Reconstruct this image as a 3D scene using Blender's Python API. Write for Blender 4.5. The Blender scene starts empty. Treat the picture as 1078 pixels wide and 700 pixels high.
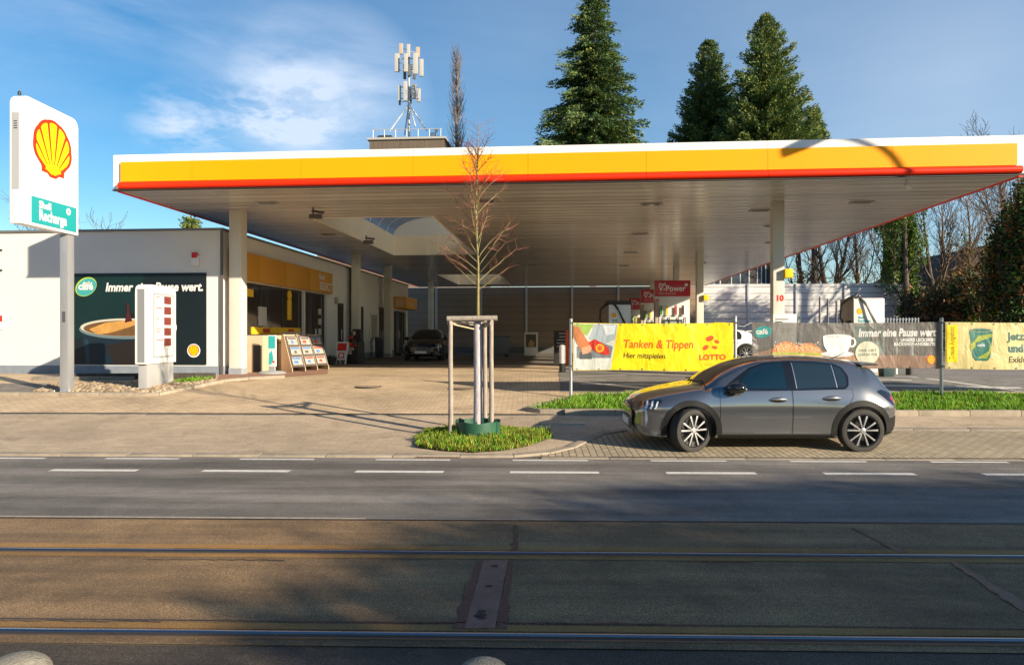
import bpy, bmesh, math, random
import numpy as np
from mathutils import Vector, Matrix
random.seed(7)
R = math.radians
C = bpy.context.scene.collection
F, CX, CY, HC = 718.0, 539.0, 351.0, 1.84      # focal length (px), horizon and eye height of the photograph
SA = R(1.3)                                     # the street is turned this much against the view
CA = R(4.6)                                     # the forecourt roof and the shop are turned this much
CO = (-10.1, 17.6)                              # front left corner of the forecourt roof

# ------------------------------------------------------------------ frames
HV = [-2000, 10.1, 12.3, 19.1, 33, 55, 3000]
HZ = [0, 0, .08, .60, .60, .25, .25]
def h(v): return float(np.interp(v, HV, HZ))
def to_st(x, y): return (x*math.cos(SA) - y*math.sin(SA), x*math.sin(SA) + y*math.cos(SA))
def from_st(u, v): return (u*math.cos(SA) + v*math.sin(SA), -u*math.sin(SA) + v*math.cos(SA))
def to_ca(x, y):
    x -= CO[0]; y -= CO[1]
    return (x*math.cos(CA) - y*math.sin(CA), x*math.sin(CA) + y*math.cos(CA))
def from_ca(u, v): return (CO[0] + u*math.cos(CA) + v*math.sin(CA), CO[1] - u*math.sin(CA) + v*math.cos(CA))
def gz(x, y): return h(to_st(x, y)[1])
def at(px, D): return (px - CX)/F*D
def zat(py, D): return HC - (py - CY)/F*D
def G(px, py):                                  # ground point seen at a pixel (world)
    lo, hi = 2.0, 200.0
    for _ in range(50):
        m = (lo+hi)/2
        if zat(py, m) > gz(at(px, m), m): lo = m
        else: hi = m
    return (at(px, lo), lo)
def GS(px, py): return to_st(*G(px, py))

# ------------------------------------------------------------------ materials
MATS = {}
def nodes(name):
    m = bpy.data.materials.new(name); m.use_nodes = True
    nt = m.node_tree; b = nt.nodes['Principled BSDF']
    return m, nt, b
def rgba(c): return (c[0], c[1], c[2], 1)
def mat(name, col, rough=.6, metal=0.0, var=0.0, scale=6.0, bump=0.0, bscale=60.0, coat=0.0, spec=.5, trans=0.0, emit=0.0, alpha=1.0, col2=None, dirt=0.0, stretch=(1,1,1)):
    if name in MATS: return MATS[name]
    m, nt, b = nodes(name); N = nt.nodes; L = nt.links
    b.inputs['Roughness'].default_value = rough; b.inputs['Metallic'].default_value = metal
    b.inputs['Coat Weight'].default_value = coat; b.inputs['Coat Roughness'].default_value = .04
    b.inputs['Specular IOR Level'].default_value = spec
    b.inputs['Transmission Weight'].default_value = trans; b.inputs['Alpha'].default_value = alpha
    b.inputs['Base Color'].default_value = rgba(col)
    if emit: b.inputs['Emission Color'].default_value = rgba(col); b.inputs['Emission Strength'].default_value = emit
    tc = N.new('ShaderNodeTexCoord')
    mp = N.new('ShaderNodeMapping'); mp.inputs['Scale'].default_value = stretch; L.new(tc.outputs['Object'], mp.inputs[0])
    if var or col2:
        n = N.new('ShaderNodeTexNoise'); n.inputs['Scale'].default_value = scale; n.inputs['Detail'].default_value = 8; n.inputs['Roughness'].default_value = .65
        L.new(mp.outputs[0], n.inputs['Vector'])
        r = N.new('ShaderNodeValToRGB'); r.color_ramp.elements[0].position = .3; r.color_ramp.elements[1].position = .7
        c2 = col2 or tuple(min(1, c*(1+var)) for c in col); c1 = tuple(c*(1-var) for c in col)
        r.color_ramp.elements[0].color = rgba(c1); r.color_ramp.elements[1].color = rgba(c2)
        L.new(n.outputs['Fac'], r.inputs[0]); L.new(r.outputs[0], b.inputs['Base Color'])
    if bump:
        n2 = N.new('ShaderNodeTexNoise'); n2.inputs['Scale'].default_value = bscale; n2.inputs['Detail'].default_value = 4
        L.new(mp.outputs[0], n2.inputs['Vector'])
        bp = N.new('ShaderNodeBump'); bp.inputs['Strength'].default_value = bump; bp.inputs['Distance'].default_value = .01
        L.new(n2.outputs['Fac'], bp.inputs['Height']); L.new(bp.outputs[0], b.inputs['Normal'])
    MATS[name] = m
    return m
def mix(nt, fac, a, b, mode='MIX'):
    n = nt.nodes.new('ShaderNodeMix'); n.data_type = 'RGBA'; n.blend_type = mode
    for k, v in ((0, fac), (6, a), (7, b)):
        if hasattr(v, 'links'): nt.links.new(v, n.inputs[k])
        elif isinstance(v, (int, float)): n.inputs[k].default_value = v
        else: n.inputs[k].default_value = rgba(v)
    return n.outputs[2]
def noise(nt, vec, scale, detail=6, rough=.6, dist=0):
    n = nt.nodes.new('ShaderNodeTexNoise'); n.inputs['Scale'].default_value = scale; n.inputs['Detail'].default_value = detail
    n.inputs['Roughness'].default_value = rough; n.inputs['Distortion'].default_value = dist
    nt.links.new(vec, n.inputs['Vector']); return n.outputs['Fac']
def ramp(nt, x, pts):
    r = nt.nodes.new('ShaderNodeValToRGB'); e = r.color_ramp.elements
    while len(e) < len(pts): e.new(.5)
    for q, (p, c) in zip(e, pts):
        q.position = p; q.color = (c, c, c, 1) if isinstance(c, (int, float)) else rgba(c)
    nt.links.new(x, r.inputs[0]); return r.outputs[0]
def coords(nt, scale=(1,1,1), rot=(0,0,0)):
    tc = nt.nodes.new('ShaderNodeTexCoord'); mp = nt.nodes.new('ShaderNodeMapping')
    mp.inputs['Scale'].default_value = scale; mp.inputs['Rotation'].default_value = rot
    nt.links.new(tc.outputs['Object'], mp.inputs[0]); return mp.outputs[0]
def bumpn(nt, b, height, strength, dist=.01, prev=None):
    bp = nt.nodes.new('ShaderNodeBump'); bp.inputs['Strength'].default_value = strength; bp.inputs['Distance'].default_value = dist
    nt.links.new(height, bp.inputs['Height'])
    if prev: nt.links.new(prev, bp.inputs['Normal'])
    nt.links.new(bp.outputs[0], b.inputs['Normal']); return bp.outputs[0]

def paver_mat(name, c1, c2, mortar, bw=.2, bh=.1, rot=0, msize=.006, stain=.35, offset=.5):
    m, nt, b = nodes(name); v = coords(nt, rot=(0,0,rot))
    br = nt.nodes.new('ShaderNodeTexBrick'); nt.links.new(v, br.inputs['Vector'])
    br.offset = offset
    br.inputs['Color1'].default_value = rgba(c1); br.inputs['Color2'].default_value = rgba(c2); br.inputs['Mortar'].default_value = rgba(mortar)
    br.inputs['Scale'].default_value = 1; br.inputs['Brick Width'].default_value = bw; br.inputs['Row Height'].default_value = bh
    br.inputs['Mortar Size'].default_value = msize; br.inputs['Mortar Smooth'].default_value = .3
    o = coords(nt)
    big = ramp(nt, noise(nt, o, .45, 7, .65, .5), [(.32, 1-stain), (.62, 1.0)])
    oil = ramp(nt, noise(nt, o, 1.7, 3, .5, 1.0), [(.60, 1.0), (.74, .62)])
    sm = ramp(nt, noise(nt, o, 22, 5, .7), [(.3, .80), (.7, 1.14)])
    c = mix(nt, 1.0, br.outputs['Color'], big, 'MULTIPLY'); c = mix(nt, 1.0, c, sm, 'MULTIPLY'); c = mix(nt, .7, c, oil, 'MULTIPLY')
    nt.links.new(c, b.inputs['Base Color']); b.inputs['Roughness'].default_value = .85
    p = bumpn(nt, b, br.outputs['Fac'], -.5, .006); bumpn(nt, b, noise(nt, o, 90, 3), .35, .004, p)
    MATS[name] = m; return m
def ground_mat(name, c1, c2, spk=.25, streak=None, rough=.85, patch=.3):
    m, nt, b = nodes(name); o = coords(nt)
    base = mix(nt, ramp(nt, noise(nt, o, .8, 8, .7, .4), [(.35, 0), (.65, 1)]), c1, c2)
    s = ramp(nt, noise(nt, o, 90, 3, .7), [(.34, 1-spk*1.1), (.5, 1.0), (.64, 1+spk*1.2)])
    c = mix(nt, 1.0, base, s, 'MULTIPLY'); s2 = ramp(nt, noise(nt, o, 160, 2, .5), [(.62, 1.0), (.72, 1+spk*7)]); c = mix(nt, 1.0, c, s2, 'MULTIPLY')
    st = ramp(nt, noise(nt, coords(nt, (.12, 1.6, 1)), 1.3, 6, .6), [(.35, 1-patch), (.65, 1+patch*.5)])
    c = mix(nt, 1.0, c, st, 'MULTIPLY')
    if streak:
        k = ramp(nt, noise(nt, coords(nt, (.05, 3.0, 1)), 1.0, 4), [(.48, 0), (.62, 1)])
        c = mix(nt, k, c, streak)
    nt.links.new(c, b.inputs['Base Color'])
    nt.links.new(ramp(nt, noise(nt, o, 5, 6), [(.3, rough-.18), (.7, rough+.08)]), b.inputs['Roughness'])
    p = bumpn(nt, b, noise(nt, o, 120, 6, .85), .8, .008)
    bumpn(nt, b, noise(nt, o, 9, 5, .6), .25, .01, p)
    MATS[name] = m; return m

def slat_mat(name, col, period, axis, rough=.35, metal=.0, dark=.35, jitter=.05, sharp=.06, spec=.5, stainc=None):
    """painted sheet-metal slats: a seam every <period> metres along <axis>"""
    m, nt, b = nodes(name); N = nt.nodes; L = nt.links
    tc = N.new('ShaderNodeTexCoord'); sp = N.new('ShaderNodeSeparateXYZ'); L.new(tc.outputs['Object'], sp.inputs[0])
    d = N.new('ShaderNodeMath'); d.operation = 'DIVIDE'; d.inputs[1].default_value = period; L.new(sp.outputs[axis], d.inputs[0])
    fr = N.new('ShaderNodeMath'); fr.operation = 'FRACT'; L.new(d.outputs[0], fr.inputs[0])
    fl = N.new('ShaderNodeMath'); fl.operation = 'FLOOR'; L.new(d.outputs[0], fl.inputs[0])
    wn = N.new('ShaderNodeTexWhiteNoise'); wn.noise_dimensions = '1D'; L.new(fl.outputs[0], wn.inputs['W'])
    seam = ramp(nt, fr.outputs[0], [(0, dark), (sharp, 1), (1-sharp, 1), (1.0, dark)])
    j = ramp(nt, wn.outputs['Value'], [(0, 1-jitter), (1, 1+jitter)])
    c = mix(nt, 1, col, seam, 'MULTIPLY'); c = mix(nt, 1, c, j, 'MULTIPLY')
    c = mix(nt, 1, c, ramp(nt, noise(nt, tc.outputs['Object'], .5, 6, .6), [(.3, .85), (.7, 1.05)]), 'MULTIPLY')
    L.new(c, b.inputs['Base Color']); b.inputs['Roughness'].default_value = rough; b.inputs['Metallic'].default_value = metal
    b.inputs['Specular IOR Level'].default_value = spec
    hgt = ramp(nt, fr.outputs[0], [(0, 0), (sharp*2, 1), (1-sharp*2, 1), (1.0, 0)])
    bumpn(nt, b, hgt, .5, .01)
    MATS[name] = m; return m

# ------------------------------------------------------------------ mesh builder
class MB:
    def __init__(s): s.v = []; s.f = []; s.m = []
    def add(s, vs, fs, m=0):
        o = len(s.v); s.v.extend([tuple(p) for p in vs]); s.f.extend([tuple(i+o for i in f) for f in fs]); s.m.extend([m]*len(fs)); return s
    def box(s, x0, x1, y0, y1, z0, z1, m=0, M=None):
        vs = [(x, y, z) for z in (z0, z1) for y in (y0, y1) for x in (x0, x1)]
        if M: vs = [tuple(M @ Vector(p)) for p in vs]
        return s.add(vs, [(0,2,3,1), (4,5,7,6), (0,1,5,4), (2,6,7,3), (0,4,6,2), (1,3,7,5)], m)
    def tube(s, p0, p1, r0, r1=None, n=10, m=0, cap=True):
        r1 = r0 if r1 is None else r1
        p0 = Vector(p0); p1 = Vector(p1); d = (p1-p0).normalized()
        a = d.orthogonal().normalized(); b = d.cross(a)
        vs = []
        for p, r in ((p0, r0), (p1, r1)):
            for i in range(n):
                t = 2*math.pi*i/n; vs.append(p + a*math.cos(t)*r + b*math.sin(t)*r)
        fs = [(i, (i+1) % n, n+(i+1) % n, n+i) for i in range(n)]
        if cap: fs += [tuple(range(n-1, -1, -1)), tuple(range(n, 2*n))]
        return s.add(vs, fs, m)
    def path(s, pts, r, n=8, m=0):                       # continuous tube through points; r number or list
        pts = [Vector(p) for p in pts]; k = len(pts)
        rs = r if isinstance(r, (list, tuple)) else [r]*k
        vs = []; prev = None
        for i, p in enumerate(pts):
            d = (pts[min(i+1, k-1)] - pts[max(i-1, 0)]).normalized()
            a = d.orthogonal().normalized() if prev is None else (prev - d*prev.dot(d)).normalized()
            prev = a; b = d.cross(a)
            for j in range(n):
                t = 2*math.pi*j/n; vs.append(p + a*math.cos(t)*rs[i] + b*math.sin(t)*rs[i])
        fs = [(i*n+j, i*n+(j+1) % n, (i+1)*n+(j+1) % n, (i+1)*n+j) for i in range(k-1) for j in range(n)]
        fs += [tuple(range(n-1, -1, -1)), tuple(range((k-1)*n, k*n))]
        return s.add(vs, fs, m)
    def lathe(s, prof, n=24, m=0, M=None, close=False):  # profile of (r, z) about z
        vs = []
        for r, z in prof:
            for j in range(n):
                t = 2*math.pi*j/n; vs.append((r*math.cos(t), r*math.sin(t), z))
        if M: vs = [tuple(M @ Vector(p)) for p in vs]
        k = len(prof)
        fs = [(i*n+j, i*n+(j+1) % n, (i+1)*n+(j+1) % n, (i+1)*n+j) for i in range(k-1) for j in range(n)]
        if close: fs += [((k-1)*n+j, (k-1)*n+(j+1) % n, (j+1) % n, j) for j in range(n)]
        else: fs += [tuple(range(n-1, -1, -1)), tuple(range((k-1)*n, k*n))]
        return s.add(vs, fs, m)
    def prism(s, poly, P, t0, t1, m=0):                  # 2D polygon extruded on a plane P from lift t0 to t1
        n = len(poly)
        vs = [P(a, b, t0) for a, b in poly] + [P(a, b, t1) for a, b in poly]
        fs = [tuple(range(n-1, -1, -1)), tuple(range(n, 2*n))] + [(i, (i+1) % n, n+(i+1) % n, n+i) for i in range(n)]
        return s.add(vs, fs, m)
    def flat(s, poly, P, t, m=0): return s.add([P(a, b, t) for a, b in poly], [tuple(range(len(poly)))], m)
    def rect(s, a0, a1, b0, b1, P, t, m=0): return s.flat([(a0,b0),(a1,b0),(a1,b1),(a0,b1)], P, t, m)
    def text(s, body, a, b, size, P, t, m=0, align='LEFT', shear=0, bold=0, width=None):
        vs, fs = text_mesh(body, size, align, shear, bold)
        if width and vs:
            xs = [v[0] for v in vs]; k = width/(max(xs)-min(xs)); vs = [(v[0]*k, v[1]) for v in vs]
        return s.add([P(a+x, b+y, t) for x, y in vs], fs, m)
    def build(s, name, mats, parent=None, loc=None, rz=0, smooth=None, bevel=0, mesh_only=False):
        me = bpy.data.meshes.new(name)
        me.from_pydata(s.v, [], s.f)
        if not isinstance(mats, (list, tuple)): mats = [mats]
        for q in mats: me.materials.append(q)
        if max(s.m, default=0) > 0: me.polygons.foreach_set('material_index', s.m)
        if smooth is not None:
            me.polygons.foreach_set('use_smooth', [True]*len(me.polygons)); me.set_sharp_from_angle(angle=R(smooth))
        me.update()
        if mesh_only: return me
        o = bpy.data.objects.new(name, me); C.objects.link(o)
        if parent: o.parent = parent
        if loc: o.location = loc
        o.rotation_euler.z = rz
        if bevel:
            bm = bmesh.new(); bm.from_mesh(me); bmesh.ops.recalc_face_normals(bm, faces=bm.faces)
            es = [e for e in bm.edges if len(e.link_faces) == 2 and e.calc_face_angle(0) > R(40)]
            bmesh.ops.bevel(bm, geom=es, offset=bevel, segments=2, affect='EDGES', profile=.7, clamp_overlap=True)
            bm.to_mesh(me); bm.free()
            me.polygons.foreach_set('use_smooth', [True]*len(me.polygons)); me.set_sharp_from_angle(angle=R(20 if smooth is None else 45))
        return o
_tc = {}
def text_mesh(body, size, align='LEFT', shear=0, bold=0):
    k = (body, size, align, shear, bold)
    if k in _tc: return _tc[k]
    cu = bpy.data.curves.new('t', 'FONT'); cu.body = body; cu.size = size; cu.align_x = align; cu.shear = shear; cu.offset = bold; cu.resolution_u = 3
    ob = bpy.data.objects.new('t', cu); C.objects.link(ob)
    dg = bpy.context.evaluated_depsgraph_get(); dg.update()
    e = ob.evaluated_get(dg); me = e.to_mesh()
    r = ([(v.co.x, v.co.y) for v in me.vertices], [tuple(p.vertices) for p in me.polygons])
    e.to_mesh_clear(); bpy.data.objects.remove(ob); bpy.data.curves.remove(cu)
    _tc[k] = r; return r
def plane(o, ua, ub):                                    # 2D (a, b) + lift -> 3D; lift goes along ua x ub
    o = Vector(o); ua = Vector(ua).normalized(); ub = Vector(ub).normalized(); n = ua.cross(ub)
    return lambda a, b, t=0: tuple(o + ua*a + ub*b + n*t)

# ------------------------------------------------------------------ things
def tag(o, label, cat, group=None, kind=None):
    if label: o['label'] = label
    if cat: o['category'] = cat
    if group: o['group'] = group
    if kind: o['kind'] = kind
    return o
def thing(name, label, cat, loc=(0,0,0), rz=0, group=None):
    o = bpy.data.objects.new(name, None); C.objects.link(o); o.empty_display_size = .2
    o.location = loc; o.rotation_euler = (0, 0, rz); return tag(o, label, cat, group)
def struct(o, label=None): o['kind'] = 'structure'; return o
def kids(o): return [c for c in o.children]
def copy_tree(o, parent=None):
    src = kids(o); c = o.copy(); C.objects.link(c)
    if parent: c.parent = parent
    for ch in src: copy_tree(ch, c)
    return c

def ellipse(cx, cy, rx, ry, n=32, a0=0, a1=360, tilt=0):
    r = []
    full = abs(a1-a0) >= 360
    for i in range(n if full else n+1):
        t = R(a0 + (a1-a0)*i/n); x, y = rx*math.cos(t), ry*math.sin(t)
        r.append((cx + x*math.cos(tilt) - y*math.sin(tilt), cy + x*math.sin(tilt) + y*math.cos(tilt)))
    return r
def pecten(mb, cx, cy, s, P, t, mr, my):
    """scallop shell emblem: red outline, seven yellow rays; s = half width"""
    out = []
    for i in range(43):
        a = R(-28 + 236*i/42); rr = 1 + .022*abs(math.sin((a+R(28))*7/ R(236)*math.pi))
        out.append((cx + s*rr*math.cos(a), cy + s*rr*.97*math.sin(a)))
    out += [(cx + s*x, cy + s*y) for x, y in ((-.60,-.72), (-.58,-.92), (-.30,-.93), (-.16,-1.04), (.16,-1.04), (.30,-.93), (.58,-.92), (.60,-.72))]
    mb.flat(out, P, t, mr)
    hub = (0, -.98)
    A = [-56, -40, -24, -8, 8, 24, 40, 56]
    def rim(th, k):
        d = (math.sin(R(th)), math.cos(R(th))); b = d[1]*hub[1]; c = hub[1]**2 - k*k
        q = -b + math.sqrt(b*b - c); return (hub[0]+d[0]*q, hub[1]+d[1]*q)
    for i in range(7):
        a0, a1 = A[i]+1.8, A[i+1]-1.8
        pts = [(hub[0]+math.sin(R(a0+1))*.33*1, hub[1]+math.cos(R(a0))*.30), (hub[0]+math.sin(R(a1-1))*.33, hub[1]+math.cos(R(a1))*.30)]
        for k in range(5): pts.append(rim(a1 + (a0-a1)*k/4, .85 if k in (0, 4) else .88))
        mb.flat([(cx+s*x, cy+s*y) for x, y in pts[::-1]], P, t*1.0+.004, my)
    mb.flat([(cx+s*x, cy+s*y) for x, y in ((-.42,-.80), (-.24,-.86), (-.12,-.93), (.12,-.93), (.24,-.86), (.42,-.80), (.28,-.62), (0,-.56), (-.28,-.62))], P, t+.0045, my)

def bisect_deform(o, us, vs, f, ax=(0, 2)):
    """cut a mesh along local coordinate lines, then move every vertex by f(co)"""
    me = o.data; bm = bmesh.new(); bm.from_mesh(me)
    for a, lst in ((ax[0], us), (ax[1], vs)):
        for q in lst:
            co = [0, 0, 0]; no = [0, 0, 0]; co[a] = q; no[a] = 1
            bmesh.ops.bisect_plane(bm, geom=bm.verts[:]+bm.edges[:]+bm.faces[:], plane_co=co, plane_no=no, dist=1e-5)
    for v in bm.verts: v.co = Vector(f(v.co))
    bm.to_mesh(me); bm.free(); me.update()

def sheet(name, poly, lift, m, label=None):
    """ground covering in street coordinates following the slope"""
    bm = bmesh.new(); bm.faces.new([bm.verts.new((u, v, 0)) for u, v in poly])
    for q in HV[1:-1]:
        bmesh.ops.bisect_plane(bm, geom=bm.verts[:]+bm.edges[:]+bm.faces[:], plane_co=(0,q,0), plane_no=(0,1,0), dist=1e-5)
    for v in bm.verts: v.co.z = h(v.co.y) + lift
    bmesh.ops.recalc_face_normals(bm, faces=bm.faces)
    if sum(f.normal.z for f in bm.faces) < 0: bmesh.ops.reverse_faces(bm, faces=bm.faces)
    me = bpy.data.meshes.new(name); bm.to_mesh(me); bm.free(); me.materials.append(m)
    o = bpy.data.objects.new(name, me); C.objects.link(o); o.rotation_euler.z = -SA
    return o
def kerb(name, pts, w, hh, m, seg=1.0, base=0.0):
    """kerbstones along a street-coordinate polyline, laid stone by stone in one mesh"""
    mb = MB(); pts = [Vector((p[0], p[1])) for p in pts]
    P = [pts[0]]
    for a, b in zip(pts, pts[1:]):
        n = max(1, round((b-a).length/seg))
        for i in range(n): P.append(a + (b-a)*((i+1)/n))
    ns = []
    for i in range(len(P)):
        d = (P[min(i+1, len(P)-1)] - P[max(i-1, 0)]).normalized(); ns.append(Vector((-d.y, d.x)))
    for i in range(len(P)-1):
        a, b = P[i], P[i+1]; d = (b-a).normalized()*.004; j = random.uniform(-.004, .004)
        q = [a + d, b - d, b - d + ns[i+1]*w, a + d + ns[i]*w]
        vs = [(p.x, p.y, h(p.y) - .1) for p in q] + [(p.x, p.y, h(p.y) + base + hh + j) for p in q]
        mb.add(vs, [(3,2,1,0), (4,5,6,7), (0,1,5,4), (1,2,6,5), (2,3,7,6), (3,0,4,7)])
    o = mb.build(name, m, rz=-SA, bevel=.012); return struct(o)
# ================================================================== THE GROUND
m_earth = ground_mat('earth', (.10,.085,.065), (.15,.13,.10))
m_asph = ground_mat('asphalt', (.135,.12,.106), (.205,.185,.163), spk=.3, patch=.45)
m_asph_near = ground_mat('rough asphalt', (.045,.034,.026), (.075,.056,.04), spk=.5, patch=.3)
m_track = ground_mat('worn track concrete', (.15,.092,.045), (.27,.17,.082), spk=.45, patch=.45)
m_rust = ground_mat('rust stained concrete', (.26,.13,.035), (.36,.20,.06), spk=.3, patch=.3)
m_conc = mat('kerb concrete', (.30,.25,.19), .85, var=.22, scale=5, bump=.4, bscale=80)
m_conc_dk = mat('old kerb stone', (.22,.19,.155), .85, var=.25, scale=6, bump=.4, bscale=80)
m_walk = paver_mat('pavement slabs', (.44,.34,.235), (.52,.405,.28), (.29,.225,.155), .30, .15, stain=.3, msize=.004)
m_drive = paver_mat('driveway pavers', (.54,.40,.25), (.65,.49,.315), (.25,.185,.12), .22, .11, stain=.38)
m_fore_shade = paver_mat('forecourt pavers', (.17,.14,.11), (.22,.185,.145), (.15,.125,.10), .22, .11, stain=.45)  # darker than the driveway: canopy shade is deepened in the paver colour
m_lay = paver_mat('parking lane bricks', (.36,.29,.19), (.46,.375,.25), (.13,.105,.08), .21, .105, rot=R(90), stain=.25, msize=.010)
m_grey = paver_mat('grey forecourt pavers', (.22,.20,.18), (.29,.265,.24), (.12,.11,.10), .22, .11, stain=.3)
m_redp = paver_mat('reddish path pavers', (.33,.16,.11), (.40,.21,.14), (.2,.13,.09), .2, .1, stain=.25)
m_line = mat('road paint', (.66,.63,.58), .6, var=.22, scale=14, bump=.3, bscale=90)
m_line_old = mat('worn road paint', (.36,.30,.23), .7, var=.3, scale=18)
m_tar = mat('tar', (.022,.021,.022), .45, var=.3, scale=12, bump=.5, bscale=50)

bm_ = MB()
us = [-700, -60, -20, 0, 20, 60, 700]; vs_ = [-400, 10.1, 12.3, 19.1, 33, 55, 1500]
vv = [(u, v, h(v)) for v in vs_ for u in us]; nu = len(us)
bm_.add(vv, [(j*nu+i, j*nu+i+1, (j+1)*nu+i+1, (j+1)*nu+i) for j in range(len(vs_)-1) for i in range(nu-1)])
struct(bm_.build('ground', m_earth, rz=-SA))
U = 150
struct(sheet('road', [(-U,6.70),(U,6.70),(U,10.02),(-U,10.02)], .008, m_asph))
struct(sheet('track_bed', [(-U,3.98),(U,3.98),(U,6.66),(-U,6.66)], .008, m_track))
struct(sheet('street', [(-U,-3.2),(U,-3.2),(U,3.97),(-U,3.97)], .004, m_asph_near))
struct(sheet('far_pavement', [(-U,-5.9),(U,-5.9),(U,-3.25),(-U,-3.25)], .012, m_walk))
struct(sheet('pavement', [(-U,10.32),(U,10.32),(U,13.72),(-U,13.72)], .008, m_walk))
struct(sheet('driveway', [(-U,13.86),(U,13.86),(U,26.5),(-U,26.5)], .008, m_drive))
struct(sheet('forecourt', [(-60,26.5),(70,26.5),(70,56.5),(-60,56.5)], .008, m_fore_shade))
struct(sheet('parking_bay', [(1.05,10.14),(60,10.14),(60,12.35),(1.35,12.35),(.75,11.2),(.45,10.5),(.1,10.14)], .014, m_lay))
# grey paved strip in the sun right of the drive
gs = [GS(588,391.5), GS(590,413)]
struct(sheet('grey_paving', [(gs[1][0], 16.6), (60,16.6), (60,30), (gs[0][0]+.6, 30), (gs[0][0], gs[0][1])], .013, m_grey))
# kerbs
struct(kerb('kerb', [(-60,10.06),(-1.0,10.06),(-.2,10.10),(.35,10.32),(.75,10.75),(1.0,11.25),(1.35,11.9),(1.8,12.25)], .16, .035, m_conc))
struct(kerb('kerb', [(1.9,12.36),(60,12.36)], .12, .05, m_conc_dk))
struct(kerb('kerb', [(.2,9.98),(60,9.98)], .12, .018, m_conc))
struct(sheet('gutter', [(-60,13.72),(.2,13.72),(.2,13.86),(-60,13.86)], .0, m_tar))
struct(kerb('gutter_stone', [(-60,13.60),(.3,13.60)], .11, .02, m_conc_dk))
# grass bed behind the pavement (left end rounded)
bed = [(60,13.84),(.75,13.84),(.25,13.90),(-.02,14.12),(.12,14.45),(.9,15.25),(1.5,15.85),(2.4,16.12),(60,16.12)]
m_soil = ground_mat('soil', (.05,.036,.022), (.09,.065,.04))
struct(sheet('grass_bed_soil', bed, .06, m_soil))
struct(kerb('kerb', bed[1:][::-1][1:-1] + [bed[1]], .11, .10, m_conc))
struct(kerb('kerb', [(.75,13.74),(60,13.74)], .10, .12, m_conc))
struct(kerb('kerb', [(2.3,16.15),(60,16.15)], .12, .11, m_conc))
# road markings
mb = MB(); P = plane((0,0,.0125), (1,0,0), (0,1,0))
def s_u(px, v): # street u at pixel column for street v
    D = v
    for _ in range(6): D = (v - at(px, D)*math.sin(SA))/math.cos(SA)
    return to_st(at(px, D), D)[0]
x = -22.0
cen = [(54,145),(213,310),(372,463),(535,626),(699,787),(867,957),(1038,1128)]
per = (s_u(867,9.0)-s_u(54,9.0))/5; u0 = s_u(54,9.0); ln = s_u(145,9.0)-u0
k = -12
while u0+k*per < 40:
    a = u0+k*per; mb.rect(a, a+ln, 8.93, 9.06, P, 0); k += 1
struct(mb.build('road_marking', m_line, rz=-SA))
mb = MB(); u0 = s_u(112,9.86); per = (s_u(979,9.86)-u0)/6; ln = s_u(189,9.86)-u0; k = -14
while u0+k*per < 40:
    a = u0+k*per; mb.rect(a, a+ln, 9.80, 9.89, P, 0); k += 1
struct(mb.build('road_marking', m_line, rz=-SA))
mb = MB(); mb.rect(-U, -1.6, 6.685, 6.735, P, 0); struct(mb.build('road_edge_line', m_line_old, rz=-SA))
mb = MB(); mb.rect(-1.6, U, 6.69, 6.72, P, 0); struct(mb.build('road_edge_line', mat('faded paint', (.22,.2,.18), .8, var=.3, scale=20), rz=-SA))
# white bay lines on the grey paving
mb = MB()
def gl(p, q, w=.1):
    a = Vector(GS(*p)); b = Vector(GS(*q)); d = (b-a).normalized(); n = Vector((-d.y, d.x))*w/2
    for i in range(8):
        s0 = a+(b-a)*i/8; s1 = a+(b-a)*(i+1)/8; q4 = [s0-n, s1-n, s1+n, s0+n]
        mb.add([(v.x, v.y, h(v.y)+.018) for v in q4], [(0,1,2,3)])
gl((905,394),(1078,413),.16); gl((840,398),(960,401),.12); gl((600,397),(700,394),.12); gl((905,406),(1075,409),.22); gl((612,405),(740,405.5),.1)
struct(mb.build('bay_line', m_line, rz=-SA))
# tracks: steel rails with their flange groove and the rust-brown strip beside them
m_rail = mat('polished rail steel', (.36,.36,.37), .26, 1.0, var=.08, scale=3, stretch=(.2,4,1))
m_groove = mat('rail groove', (.035,.025,.018), .7, var=.3, scale=20)
def rail(v0, side, lab):
    r = MB().prism([(v0-.026,-.1),(v0+.026,-.1),(v0+.026,.004),(v0+.021,.009),(v0+.010,.0145),(v0,.016),(v0-.012,.0155),(v0-.021,.012),(v0-.026,.004)], plane((0,0,0),(0,1,0),(0,0,1)), -U, U).build('tram_rail', m_rail, rz=-SA, smooth=50)
    tag(r, lab, 'rail', 'grooved rails of the tram track')
    g = MB(); g.box(-U, U, v0-.075, v0-.0285, -.1, .0115); g.build('flange_groove', m_groove, r)
    g = MB(); g.box(-U, U, v0-.092, v0-.0755, -.1, .0145); g.build('groove_lip', mat('dull rail steel', (.16,.11,.07), .55, .5, var=.2, scale=8), r)
rail(5.715, 1, 'far grooved steel tram rail, nearer to the asphalt lane')
rail(4.155, 1, 'near grooved steel tram rail, nearest to the camera')
struct(sheet('rust_strip', [(-U,4.19),(U,4.19),(U,4.275),(-U,4.275)], .0115, m_rust))
struct(sheet('rust_strip', [(-U,5.53),(U,5.53),(U,5.62),(-U,5.62)], .0115, m_rust))
struct(sheet('rust_strip', [(-U,5.75),(U,5.75),(U,5.86),(-U,5.86)], .0115, m_rust))
struct(sheet('track_joint', [(-U,4.30),(U,4.30),(U,4.315),(-U,4.315)], .0122, m_tar))
struct(sheet('track_joint', [(-U,6.665),(U,6.665),(U,6.695),(-U,6.695)], .010, m_tar))
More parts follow.
